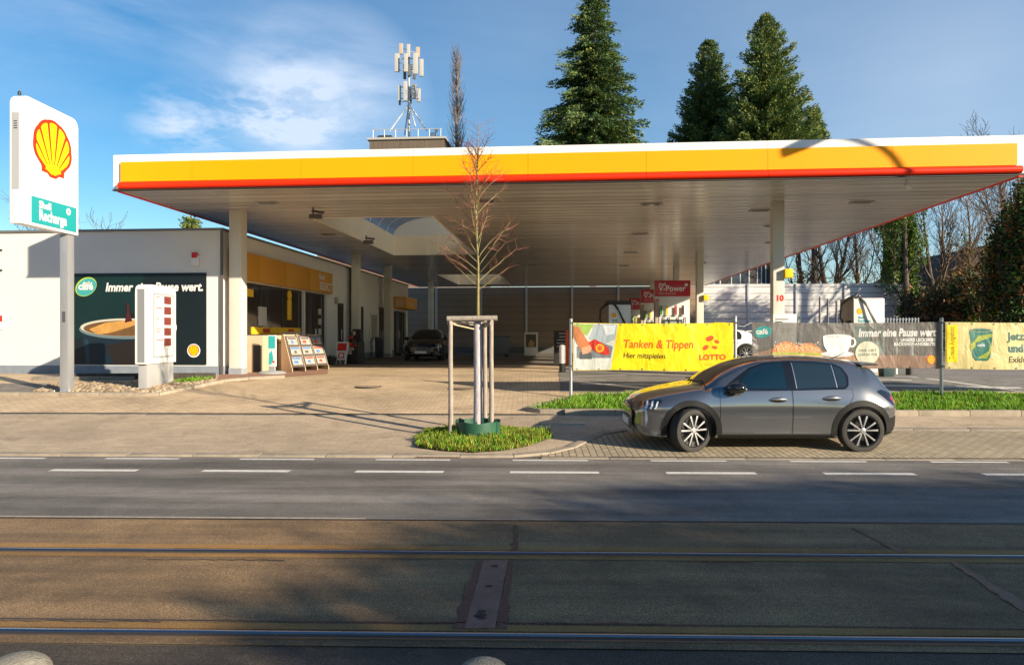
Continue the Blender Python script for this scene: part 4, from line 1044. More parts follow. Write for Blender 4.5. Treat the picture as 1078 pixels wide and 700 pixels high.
mb = MB(); mb.path([(0,0,0),(.01,0,1.0),(0,0,2.0),(.005,.0,2.9),(-.03,0,3.7),(-.02,.01,4.4),(.0,.0,5.0),(.02,0,5.46)], [.042,.036,.028,.020,.015,.010,.006,.003], 10); tr = mb.build('trunk', m_sap, t, smooth=60)
mb = MB(); mb.path([(0,0,-.02),(0,0,.6),(.0,0,1.3),(-.01,0,1.97)], [.085,.075,.072,.065], 12); mb.build('trunk_wrap', mat('whitewashed jute wrap', (.40,.36,.38), .9, var=.35, scale=9, stretch=(3,3,.6), bump=.5, bscale=40), tr, smooth=60)
cr = MB(); cr2 = MB()
N_ = 36
for i in range(N_):
    f = i/(N_-1); z = 2.5+f*2.3; L_ = (1.15-.62*f)*rng.uniform(.5,1.05); a = rng.uniform(0,6.283) if i > 5 else (.1, 3.0, .3, 2.9, 5.9, 3.3)[i]; pitch = rng.uniform(.8,1.2) if f > .15 else rng.uniform(.5,.8)
    d = Vector((math.cos(a)*math.cos(pitch), math.sin(a)*math.cos(pitch), math.sin(pitch))); p = Vector((0,0,z)); pts = [p]
    for s_ in range(6):
        d = (d + Vector((rng.normal(0,.08), rng.normal(0,.08), rng.normal(0,.06)-(.05 if s_ > 3 else 0)))).normalized(); pts.append(pts[-1]+d*L_/6)
    cr.path(pts, [.009*(1-.75*k/6) for k in range(7)], 5)
    for k in range(2, 7):
        for _ in range(3):
            d2 = (d + Vector((rng.normal(0,.7), rng.normal(0,.7), rng.normal(.1,.45)))).normalized(); q = [pts[k]]
            for w_ in range(3): d2 = (d2+Vector((rng.normal(0,.2),rng.normal(0,.2),rng.normal(0,.2)))).normalized(); q.append(q[-1]+d2*rng.uniform(.05,.10))
            cr2.path(q, [.0035,.003,.0022,.0016], 4)
for z in (4.9,5.05,5.15,5.25,5.3):
    for s_ in (-1,1): cr2.path([(0,0,z),(s_*.12,.02,z+.10),(s_*.20,.02,z+.13),(s_*.30,.03,z+.16)], [.005,.004,.003,.002], 4)
crown = cr.build('crown', m_sap, t, smooth=60); cr2.build('twigs', m_twig, crown)
st = thing('stake_frame', 'three weathered wooden stakes with cross rails around the sapling', 'tree stakes', (TX, TD, z0), 0)
m_wood = mat('weathered stake wood', (.29,.245,.205), .85, var=.3, scale=9, stretch=(3,3,.5), bump=.6, bscale=30)
posts = [(-.46,-.12), (.235,-.15), (.10,.50)]
for i, (px_, py_) in enumerate(posts):
    mb = MB(); mb.path([(px_,py_,-.05),(px_+.005,py_,.7),(px_-.003,py_,1.4),(px_,py_,2.0)], [.043,.042,.040,.038], 12); mb.build('stake', m_wood, st, smooth=50)
mb = MB(); mb.tube((posts[0][0]-.06,posts[0][1]-.0,2.0),(posts[1][0]+.10,posts[1][1],2.01),.047,n=12); mb.build('cross_rail', m_wood, st, smooth=50)
for a, b in ((0,2),(1,2)):
    mb = MB(); A = Vector((*posts[a],1.92)); B = Vector((*posts[b],1.92)); mb.tube(A+(A-B)*.06, B+(B-A)*.06, .036, n=10); mb.build('cross_rail', m_wood, st, smooth=50)
mb = MB(); mb.path([(-.40,-.12,1.90),(-.05,-.03,1.82),(.05,.06,1.86),(-.06,.02,1.92),(-.40,-.10,1.94)], .012, 6); mb.path([(.23,-.15,1.9),(.07,0,1.84)], .012, 6)
mb.build('tie_strap', mat('pale strap', (.55,.47,.30), .8), st)
wr = thing('watering_ring', 'low green plastic watering ring around the foot of the sapling', 'watering ring', (TX, TD, z0), 0)
mb = MB(); n = 40; V = []
for i in range(n):
    a = R(8 + 350*i/(n-1)); rr = .385*(1+.02*math.sin(3*a)); w_ = .012*math.sin(5*a)
    V += [((rr)*math.cos(a), rr*math.sin(a), 0.0), (rr*math.cos(a)*1.01, rr*math.sin(a)*1.01, .25+w_), ((rr-.012)*math.cos(a), (rr-.012)*math.sin(a), .25+w_), ((rr-.012)*math.cos(a), (rr-.012)*math.sin(a), 0)]
mb.add(V, [(i*4+j, (i+1)*4+j, (i+1)*4+(j+1)%4, i*4+(j+1)%4) for i in range(n-1) for j in range(4)])
mb.build('band', mat('green plastic band', (.022,.085,.052), .45, var=.2, scale=4), wr, smooth=40)
mb = MB()
for a in (60, 150, 268, 330): mb.box(.37*math.cos(R(a))-.02, .37*math.cos(R(a))+.02, .37*math.sin(R(a))-.02, .37*math.sin(R(a))+.02, .0, .27)
mb.build('clip', mat('dark green clip', (.02,.07,.05), .4), wr)

# ================================================================== BANNERS
def banner_frame(px0, px1, v=15.85):
    u0, u1 = s_u(px0, v), s_u(px1, v); return u0, u1
vB = 15.85
posts_px = [(601,336,420), (774,333,420), (991,335,418)]
m_bpost = mat('zinc banner post', (.40,.42,.44), .42, .6, var=.12, scale=5, stretch=(1,1,.3))
pl = ['galvanised banner post at the free left end of the yellow banner', 'galvanised banner post between the yellow banner and the grey coffee banner', 'galvanised banner post between the grey coffee banner and the beige banner']
U_ = []
for (px, pt, pb), lb in zip(posts_px, pl):
    u = s_u(px, vB); wx, wy = from_st(u, vB); z0 = gz(wx, wy); zt_ = zat(pt, wy); U_.append((u, zt_))
    t = thing('banner_post', lb, 'post', (wx, wy, z0), -SA, 'banner posts in the grass bed')
    mb = MB(); mb.tube((0,0,-.05),(0,0,zt_-z0),.036,n=16); mb.build('post', m_bpost, t, smooth=40)
    mb = MB(); mb.lathe([(.039,zt_-z0-.03),(.041,zt_-z0),(.03,zt_-z0+.012),(.001,zt_-z0+.014)], 16); mb.build('cap', mat('grey cap', (.3,.31,.32), .5), t, smooth=40)
    for zz in (.72, 1.72):
        mb = MB(); mb.box(-.05,.05,-.05,.05,zz,zz+.035); mb.build('clamp', mat('dark hatch', (1,1,1)), t, bevel=.004)
def banner(name, label, cat, u0, u1, z0, z1, ripple, draw, mats, fabric, ph=0, sag=.02):
    W_ = u1-u0; H_ = z1-z0; wx, wy = from_st(u0, vB-.055)
    t = thing(name, label, cat, (wx, wy, z0), -SA, 'banners along the grass bed')
    P = plane((0,0,0), (1,0,0), (0,0,1))
    def shape(co):
        a, b = co.x, co.z; e = min(1, min(a, W_-a)/.3)
        y = ripple*(math.sin(a*2.1+ph+b*.9)*.8 + math.sin(a*5.3+ph*2-b*2.2)*.35 + .25*math.sin(b*4+a*.8+ph))*e
        zs = -sag*math.sin(math.pi*a/W_)*(b/H_) + sag*.8*math.sin(math.pi*a/W_)*(1-b/H_)*math.sin(a*1.7+ph)
        edge = .018*abs(math.sin(a*math.pi/.52))*(1-b/H_ > .9 or 0)
        return (a, co.y+y, b+zs)
    us_ = np.arange(.05, W_, .07); vs_b = np.arange(.06, H_, .10)
    mb = MB(); mb.rect(0, W_, 0, H_, P, 0); base = mb.build('cloth', fabric, t); bisect_deform(base, us_, vs_b, shape)
    for nm, fn, ml in draw:
        mb = MB(); fn(mb, P, W_, H_); o = mb.build(nm, ml, base); bisect_deform(o, us_, vs_b, shape)
    for a in np.arange(.1, W_, .5):
        for b in (.03, H_-.03):
            o = MB().lathe([(.012,-.006),(.02,-.006),(.02,.002),(.012,.002)],10,0,Matrix.Translation((a,-.008,b)) @ Matrix.Rotation(R(90),4,'X'),close=True).build('eyelet', m_chrome, base); bisect_deform(o, [], [], shape)
    for o in base.children:
        pass
    return t
def cloth(name, col, trans=.25, alpha=1.0, var=.05):
    m, nt, b = nodes(name); o = coords(nt); L = nt.links
    c = mix(nt, ramp(nt, noise(nt, o, 1.2, 5), [(.3,0),(.7,1)]), tuple(q*(1-var) for q in col), tuple(min(1,q*(1+var)) for q in col))
    L.new(c, b.inputs['Base Color']); b.inputs['Roughness'].default_value = .45
    ht = noise(nt, coords(nt, (1,1,.6)), 3.2, 4, .5, .6); bumpn(nt, b, ht, .6, .08)
    tl = nt.nodes.new('ShaderNodeBsdfTranslucent'); L.new(c, tl.inputs['Color']); ms = nt.nodes.new('ShaderNodeMixShader'); ms.inputs[0].default_value = trans
    L.new(b.outputs[0], ms.inputs[1]); L.new(tl.outputs[0], ms.inputs[2]); out = ms.outputs[0]
    if alpha < 1:
        tp = nt.nodes.new('ShaderNodeBsdfTransparent'); m2 = nt.nodes.new('ShaderNodeMixShader'); m2.inputs[0].default_value = alpha
        L.new(tp.outputs[0], m2.inputs[1]); L.new(out, m2.inputs[2]); out = m2.outputs[0]
    L.new(out, nt.nodes['Material Output'].inputs[0]); MATS[name] = m; return m
c_yel = cloth('yellow banner cloth', (.93,.70,.005)); c_red = cloth('banner red', (.72,.10,.02)); c_blk = cloth('banner black', (.06,.05,.02)); c_white = cloth('banner white', (.66,.66,.64))
sk = lambda W_, px0, px1: (lambda px: (px-px0)/(px1-px0)*W_)
def k_photo(mb, P, W_, H_):      # the picture at the left of the lottery banner: hand with a card, red toy car, window
    X = sk(W_, 603, 772); Z = lambda py: (389-py)/50*H_
    L1 = [(603,389),(643,389),(651,339),(603,339)]
    f = lambda pts, m, l: mb.flat([(X(p)-(0), Z(q)) for p, q in pts], P, l, m)
    mb.flat([(0.01,.01),(X(643),.01),(X(650.5),H_-.01),(.01,H_-.01)], P, .003, 0)
    f([(604,340),(626,340),(618,352),(606,350)], 1, .006)
    f([(626,340),(650,340),(648,356),(634,362),(620,356)], 2, .006)
    f([(634,341),(648,341),(647,350),(638,352)], 7, .009)
    f([(607,376),(607,364),(630,358),(645,364),(643,376)], 6, .006)
    mb.flat([(X(610),Z(377)),(X(610),Z(370)),(X(623),Z(370)),(X(623),Z(377))], P, .0085, 5)
    f([(604,342),(609,343),(616,354),(623,364),(622,370),(614,372),(608,362),(604,354)], 3, .011)
    f([(613,372),(619,371),(623,366),(621,362),(612,366)], 8, .013)
    mb.flat([(X(p),Z(q)) for p,q in ((620,359),(626,356),(634,360),(641,366),(642,372),(637,373),(628,370),(621,365))], P, .012, 4)
    mb.flat(ellipse(X(631.5), Z(365.5), .10, .10, 20), P, .015, 9); mb.flat(ellipse(X(631.5), Z(365.5), .055, .06, 12), P, .018, 10)
def k_lotto(mb, P, W_, H_):
    X = sk(W_, 603, 772); Z = lambda py: (389-py)/50*H_
    mb.text('Tanken & Tippen', X(655.5), Z(365), .275, P, .004, 0, shear=.16, bold=.004, width=X(729)-X(655.5))
    mb.text('LOTTO', X(736), Z(377.3), .165, P, .004, 0, bold=.008, width=X(764)-X(736))
    for (a,b,w_,h_,tl) in ((743,364.5,.075,.05,35),(747.5,355,.095,.06,20),(754.8,358.5,.06,.04,-25),(752.5,364.5,.065,.035,-15)):
        mb.flat(ellipse(X(a), Z(b), w_, h_, 18, tilt=R(tl)), P, .004, 0)
def k_lotto2(mb, P, W_, H_):
    X = sk(W_, 603, 772); Z = lambda py: (389-py)/50*H_
    mb.text('Hier mitspielen.', X(656), Z(376), .18, P, .004, 0, shear=.12, bold=.002, width=X(701)-X(656))
def k_lotto3(mb, P, W_, H_):
    X = sk(W_, 603, 772); Z = lambda py: (389-py)/50*H_
    mb.text('Hessen', X(742), Z(383.5), .09, P, .004, 0, width=X(759)-X(742))
ba = U_[0][0]+.045; bb = U_[1][0]-.06
pic = [cloth('photo %d' % i, c) for i, c in enumerate([(.62,.64,.62),(.35,.50,.12),(.40,.46,.50),(.55,.20,.08),(.60,.035,.02),(.10,.11,.12),(.20,.22,.24),(.70,.74,.76),(.68,.34,.2),(.85,.42,.02),(.85,.12,.02)])]
banner('banner', 'long yellow banner with red and black writing and a photo at its left end', 'banner', ba, bb, .985, 2.085, .022,
       [('photo_print', k_photo, pic), ('lettering', k_lotto, c_red), ('lettering', k_lotto2, c_blk), ('lettering', k_lotto3, cloth('pale gold print', (.72,.50,.02)))], [], c_yel, 0) if False else \
banner('banner', 'long yellow banner with red and black writing and a photo at its left end', 'banner', ba, bb, .985, 2.085, .022,
       [('photo_print', k_photo, pic), ('lettering', k_lotto, c_red), ('lettering', k_lotto2, c_blk), ('lettering', k_lotto3, cloth('pale gold print', (.72,.50,.02)))], None, c_yel, 0)
# grey mesh banner (one can see faintly through it)
c_mesh = cloth('grey mesh cloth', (.15,.14,.13), alpha=.86, var=.12)
def k_rolls(mb, P, W_, H_):
    X = sk(W_, 790, 990); Z = lambda py: (387-py)/49*H_
    f = lambda pts, m, l: mb.flat([(X(p), Z(q)) for p, q in pts], P, l, m)
    f([(791,386.5),(791,372),(812,366),(866,368),(905,372),(989,374),(989,386.5)], 7, .0025)
    f([(866,384),(884,376),(905,371),(908,376),(890,382),(880,386)], 8, .004)
    rr = np.random.default_rng(3)
    for cx_, a0, a1 in ((827,812,844),(850,836,864)):
        top = [(a0+(a1-a0)*i/14, 366 - (8.5 if cx_ == 827 else 7.5)*math.sin(math.pi*(i/14))**.7 + rr.normal(0,.3) - (i/14)*(-1.5)) for i in range(15)]
        f([(a0,376),(a1+1,376)]+top[::-1], 0, .006 if cx_ == 827 else .0045)
        f([(p, min(q+2.2, 372)) for p, q in top[2:13]] + [(p, 370) for p, q in top[2:13]][::-1], 1, .0075 if cx_ == 827 else .006)
        f([(a0-1,372),(a1,372.5),(a1+.5,375),(a0+2,376.5)], 2, .009); f([(a0,370),(a1-1,370),(a1,372.2),(a0-1,372)], 3, .0105)
    for i in range(90):
        a, b = rr.uniform(814,862), rr.uniform(358.5,368); mb.flat(ellipse(X(a), Z(b), rr.uniform(.006,.02), rr.uniform(.006,.012), 6, tilt=rr.uniform(0,3)), P, .012, 4)
    # cup and saucer
    mb.flat(ellipse(X(881), Z(371), X(899)-X(881), .07, 32), P, .006, 6); mb.flat(ellipse(X(881), Z(370.3), X(896)-X(881), .05, 32), P, .008, 5)
    f([(865,353),(866,362),(870,369),(876,371.5),(886,371.5),(892,368),(895,361),(896,353)], 5, .010)
    mb.flat(ellipse(X(880.5), Z(352.8), X(896)-X(880.5), .06, 28), P, .012, 9); mb.flat(ellipse(X(880.5), Z(352.3), X(894)-X(880.5), .04, 28), P, .014, 6)
    o_ = ellipse(X(896.5), Z(358.5), .10, .115, 20); i_ = ellipse(X(896.2), Z(358.5), .062, .078, 20)
    n_ = 20; base = len(mb.v); mb.add([P(a,b,.009) for a,b in o_]+[P(a,b,.009) for a,b in i_], [(j,(j+1)%n_,n_+(j+1)%n_,n_+j) for j in range(n_)], 5)
def k_cafe2(mb, P, W_, H_):
    X = sk(W_, 790, 990); Z = lambda py: (387-py)/49*H_
    mb.flat(ellipse(X(802), Z(348.3), .20, .135, 26, tilt=R(12)), P, .004, 0); mb.text('café', X(794.6), Z(350.5), .17, P, .008, 1, bold=.006, width=.27)
    f = lambda pts, m, l: mb.flat([(X(p), Z(q)) for p, q in pts], P, l, m)
    mb.flat(ellipse(X(912.5), Z(370), .27, .27, 36), P, .016, 2)
    mb.text('HIER GIBT', X(903.5), Z(368.6), .085, P, .019, 3, bold=.002, width=.40); mb.text('GENUSS PUR', X(902.5), Z(373), .085, P, .019, 3, bold=.002, width=.44)
def k_txt2(mb, P, W_, H_):
    X = sk(W_, 790, 990); Z = lambda py: (387-py)/49*H_
    mb.text('Immer eine Pause wert', X(903.5), Z(352.5), .25, P, .004, 0, shear=.2, bold=.010, width=X(985)-X(903.5))
    mb.text('UNSERE LECKEREN', X(948), Z(358.2), .10, P, .004, 0, bold=.005, width=X(984)-X(948)); mb.text('BACKSHOP-ANGEBOTE', X(941), Z(362.6), .10, P, .004, 0, bold=.005, width=X(984)-X(941))
def k_emb2(mb, P, W_, H_):
    X = sk(W_, 790, 990); Z = lambda py: (387-py)/49*H_
    pecten(mb, X(979.5), Z(377.3), .105, P, .005, 0, 1)
pc2 = [cloth('bun %d' % i, c) for i, c in enumerate([(.62,.24,.10),(.70,.38,.16),(.70,.52,.25),(.42,.50,.10),(.85,.78,.62),(.78,.78,.76),(.60,.60,.60),(.30,.19,.14),(.42,.24,.14),(.86,.86,.85)])]
b2a = s_u(790.5, vB); b2b = U_[2][0]-.05
banner('banner', 'long grey mesh banner with filled rolls, a white cup and white writing', 'banner', b2a, b2b, 1.035, 2.10, .020,
       [('food_print', k_rolls, pc2), ('badge', k_cafe2, [cloth('badge teal', (.03,.28,.27)), c_white, cloth('badge cream', (.66,.64,.50)), cloth('badge ink', (.3,.32,.26))]), ('lettering', k_txt2, c_white), ('emblem', k_emb2, [c_red, cloth('emblem cloth yellow', (.90,.50,.02))])], None, c_mesh, 1.4)
c_beige = cloth('beige banner cloth', (.64,.54,.24), alpha=.97)
def k_cup3(mb, P, W_, H_):
    X = lambda px: s_u(px, vB)-b3a; Z = lambda py: (387-py)/49*H_
    f = lambda pts, m, l: mb.flat([(X(p), Z(q)) for p, q in pts], P, l, m)
    f([(994.5,341),(1006,341),(1006,380),(994.5,380)], 0, .004)
    f([(1018,347),(1043,347),(1040,374),(1037,378),(1025,378),(1022,374)], 1, .004)
    mb.flat(ellipse(X(1030.5), Z(345.5), X(1043.5)-X(1030.5), .055, 26), P, .006, 3); mb.flat(ellipse(X(1030.5), Z(346), X(1041.5)-X(1030.5), .035, 26), P, .008, 1)
    f([(1019,362),(1028,352),(1042.5,349.5),(1042,353),(1030,357),(1020.5,368)], 2, .007)
    f([(1041,358),(1038,368),(1027,375),(1036,376),(1040.5,368)], 2, .007)
    mb.flat(ellipse(X(1030), Z(361.5), .115, .085, 20), P, .010, 1)
    mb.text('café', X(1026.3), Z(363), .10, P, .013, 4, bold=.003, width=.17)
def k_txt3(mb, P, W_, H_):
    X = lambda px: s_u(px, vB)-b3a; Z = lambda py: (387-py)/49*H_
    mb.text('Jetzt punkten', X(1059), Z(356), .25, P, .004, 0, bold=.008); mb.text('und genießen', X(1059), Z(368.5), .24, P, .004, 0, bold=.012); mb.text('Exklusiv hier.', X(1059), Z(379.5), .20, P, .004, 1, shear=.1, bold=.002)
    vs, fs = text_mesh('Treue Angebot', .15, 'LEFT', 0, .002); xs_ = [v[0] for v in vs]; k_ = .74/max(xs_)
    mb.add([P(X(1002.5)-y_, Z(377)+x_*k_, .008) for x_, y_ in vs], fs, 2)
b3a = U_[2][0]+.05
banner('banner', 'beige banner with a green paper cup and dark green writing, cut by the right edge', 'banner', b3a, b3a+3.9, 1.03, 2.10, .022,
       [('cup_print', k_cup3, [c_yel, cloth('cup green', (.012,.16,.13)), cloth('cup lime', (.34,.40,.04)), cloth('cup foam', (.55,.42,.25)), c_white]), ('lettering', k_txt3, [cloth('ink green', (.01,.11,.10)), c_blk, cloth('ink olive', (.40,.30,.02))])], None, c_beige, 2.6)
uo = b3a+3.97; wx, wy = from_st(uo, vB)
t = thing('banner_post', 'galvanised banner post at the right end of the beige banner, outside the picture', 'post', (wx, wy, gz(wx,wy)), -SA, 'banner posts in the grass bed')
MB().tube((0,0,-.05),(0,0,1.85),.036,n=16).build('post', m_bpost, t, smooth=40)
# tie from post to the mesh banner
t = thing('tie_cord', 'thin cords tying the grey banner to the middle post', 'cord', (*from_st(U_[1][0], vB), 1.0), -SA)
mb = MB(); du = b2a-U_[1][0]
mb.path([(.03,-.03,1.02),(du*.5,-.05,1.0),(du,-.055,1.09)], .006, 5); mb.path([(.03,-.03,.35),(du*.5,-.05,.2),(du,-.055,.06)], .006, 5); mb.build('cord', m_white, t)

# ================================================================== IN FRONT OF THE SHOP
m_beige = mat('beige sheet metal', (.50,.38,.26), .6, var=.06, scale=2)
def on_ground(px, D): X = at(px, D); return X, D, gz(X, D)
X, Y, Z = on_ground(262, 22.4)
cab = thing('storage_box', 'beige locker with a dark open bay against the shop window', 'locker', (*from_ca(SU+.05, 4.0), Z), -CA)
mb = MB(); mb.box(0,.72,.05,2.6,0,1.18); mb.build('body', m_beige, cab, bevel=.01)
mb = MB(); mb.box(.12,.60,.046,.30,.02,.9,); 
P = plane((0,.05,0),(1,0,0),(0,0,1)); mb = MB(); mb.rect(.40,.68,.03,.86,P,.004,0); mb.rect(.03,.20,.62,.92,P,.004,1); mb.build('open_bay', [m_dark, mat('brown label', (.25,.17,.10), .6)], cab)
fl = thing('flag_sign', 'narrow teal and white advertising stand on a grey rubber base', 'sign', (*on_ground(286.5, 21.0)[:2], on_ground(286.5,21.0)[2]), R(-14))
mb = MB(); mb.box(-.14,.14,-.02,.02,.22,1.19); f_ = mb.build('panel', m_white, fl, bevel=.008)
P = plane((0,-.02,0),(1,0,0),(0,0,1)); mb = MB(); mb.rect(-.115,.115,.78,1.16,P,.003,0); mb.flat([(-.10,.3),(-.02,.28),(.06,.45),(.0,.72),(-.09,.62)],P,.003,0); mb.rect(.02,.10,.34,.40,P,.003,1); mb.build('print', [mat('flag teal', (.02,.42,.42), .5), mat('sign red', (1,1,1))], f_)
mb = MB(); mb.box(-.10,.10,-.03,.03,.08,.22); mb.lathe([(.42,.0),(.42,.03),(.33,.08),(.12,.095),(.001,.10)],28); mb.build('base', mat('grey rubber base', (.30,.31,.32), .7), fl, smooth=35)
# slanted newspaper racks
m_paper = [mat('newsprint', (.30,.28,.25), .8, var=.45, scale=14), mat('paper blue', (.05,.16,.38), .7), mat('paper red', (.6,.05,.03), .7), mat('paper dark', (.10,.07,.06), .7, var=.3, scale=20)]
def rack(px, D, lab, colset, bigbox=False):
    X, Y, Z = on_ground(px, D); t = thing('newspaper_rack', lab, 'newspaper rack', (X, Y, Z), R(46), 'newspaper racks by the shop door')
    mb = MB(); Q = plane((0,0,0),(0,1,0),(0,0,1))
    side = [(-.36,0),(.36,0),(.36,1.18),(.22,1.22),(-.30,.18),(-.36,.12)]
    for s_ in (-.24,.22): mb.prism(side, plane((s_,0,0),(0,1,0),(0,0,1)), 0, .02)
    mb.box(-.22,.22,.30,.345,.02,1.2); mb.build('frame', m_beige, t)
    sl_ = math.atan2(1.04,.52); S_ = plane((-.22,-.33,.16),(1,0,0),(0,.52,1.04))
    mb = MB(); mb.prism([(0,0),(.44,0),(.44,1.12),(0,1.12)], S_, -.02, 0); b_ = mb.build('shelf_board', mat('dark rack board', (.07,.05,.04), .6), t)
    rr = np.random.default_rng(int(px))
    for i in range(3):
        mb = MB(); a, b = .05+rr.uniform(-.02,.02), .06+i*.36
        mb.prism([(a,b),(a+.34,b),(a+.34,b+.28),(a,b+.28)], S_, .005, .03, 0)
        mb.rect(a+.03,a+.31,b+.20,b+.26,S_,.034,colset[i]); mb.rect(a+.05+rr.uniform(0,.1),a+.2,b+.05,b+.15,S_,.034,colset[(i+1)%3])
        mb.build('newspaper', m_paper, t)
rack(309, 22.2, 'left newspaper rack beside the beige locker', [1,1,3]); rack(322, 22.9, 'middle newspaper rack in front of the shop door', [2,1,3]); rack(334, 23.6, 'right newspaper rack with red and blue papers in front of the shop door', [2,2,1])
t = thing('rack_bin', 'beige slope-topped bin between the locker and the newspaper racks', 'bin', (*from_ca(SU+.62, 5.15), gz(*from_ca(SU+.6, 5.1))), -CA)
mb = MB(); mb.prism([(0,0),(1.5,0),(1.5,1.12),(.9,1.22),(0,.92)], plane((0,0,0),(0,1,0),(0,0,1)), .0, .55); mb.build('body', m_beige, t, bevel=.01)
mb = MB(); mb.prism([(.0,.96),(.86,1.27),(.86,1.30),(.0,.99)], plane((0,0,0),(0,1,0),(0,0,1)), -.03, .6); mb.build('lid', mat('pale lid', (.6,.5,.36), .5), t)
# red and white A-board, dark stands with goods, planter
x, y, z = on_ground(361, 27.5); t = thing('a_board', 'small white framed A-board with red print beside the second door', 'sign', (x, y, z), R(-8))
for s_ in (-1, 1):
    mb = MB(); P = plane((0, s_*.26, 0), (1,0,0), (0,-s_*.24,.92)) if s_ < 0 else plane((0, s_*.26, 0), (-1,0,0), (0,-s_*.24,.92))
    mb.prism([(-.24,0),(-.17,0),(-.17,.18),(.17,.18),(.17,0),(.24,0),(.24,.93),(-.24,.93)], P, -.01, .01); b_ = mb.build('board', m_white, t, bevel=.006)
    mb = MB(); mb.rect(-.19,.19,.56,.87,P,.013); mb.rect(-.13,.13,.26,.48,P,.013); mb.rect(-.08,.08,.30,.44,P,.0155,1); mb.build('print', [mat('sign red', (1,1,1)), m_white], b_)
x, y, z = on_ground(373.5, 27.8); t = thing('goods_stand', 'dark display stand stacked with bags and red goods by the column', 'display stand', (x, y, z), R(-20))
mb = MB(); mb.box(-.30,.30,-.25,.25,0,.9); mb.prism([(-.30,.9),(.30,.9),(.22,1.42),(-.10,1.42)], plane((0,.1,0),(1,0,0),(0,0,1)), -.1, .1); mb.build('frame', mat('dark stand', (.035,.03,.025), .6), t, bevel=.01)
rr = np.random.default_rng(4); 
for i in range(9):
    mb = MB(); a, b = rr.uniform(-.24,.1), .15+rr.uniform(0,1.1); mb.box(a,a+rr.uniform(.08,.18),-.30,-.24,b,b+rr.uniform(.08,.2)); mb.build('goods_bag', [mat('goods red', (.45,.04,.03), .5), mat('goods pale', (.5,.42,.32), .6), mat('goods dark', (.1,.06,.05), .6)][i % 3], t, bevel=.01)
x, y, z = on_ground(348, 27.0); t = thing('plant_pot', 'low black tub on the ground left of the A-board', 'tub', (x, y, z), 0)
MB().lathe([(.18,0),(.24,.26),(.26,.27),(.22,.25),(.001,.2)],20).build('tub', m_dark, t, smooth=40)
rr = np.random.default_rng(9); mb = MB()
for i in range(60):
    a = rr.uniform(0,6.28); r_ = rr.uniform(0,.2); hh = rr.uniform(.2,.5); mb.add([(r_*math.cos(a),r_*math.sin(a),.2),(r_*math.cos(a)+.03,r_*math.sin(a),.2),(r_*1.6*math.cos(a),r_*1.6*math.sin(a),.2+hh*.5)],[(0,1,2)])
mb.build('foliage', g4, t)
x, y, z = on_ground(399.5, 36.0); t = thing('waste_bin', 'slim dark waste bin between two shaded columns by the shop', 'bin', (x, y, z), 0)
MB().box(-.2,.2,-.2,.2,0,1.0).build('body', mat('dark bin', (.04,.04,.042), .5), t, bevel=.02); MB().box(-.21,.21,-.21,.21,1.0,1.1).build('lid', mat('bin lid', (.12,.12,.12), .5), t, bevel=.03)

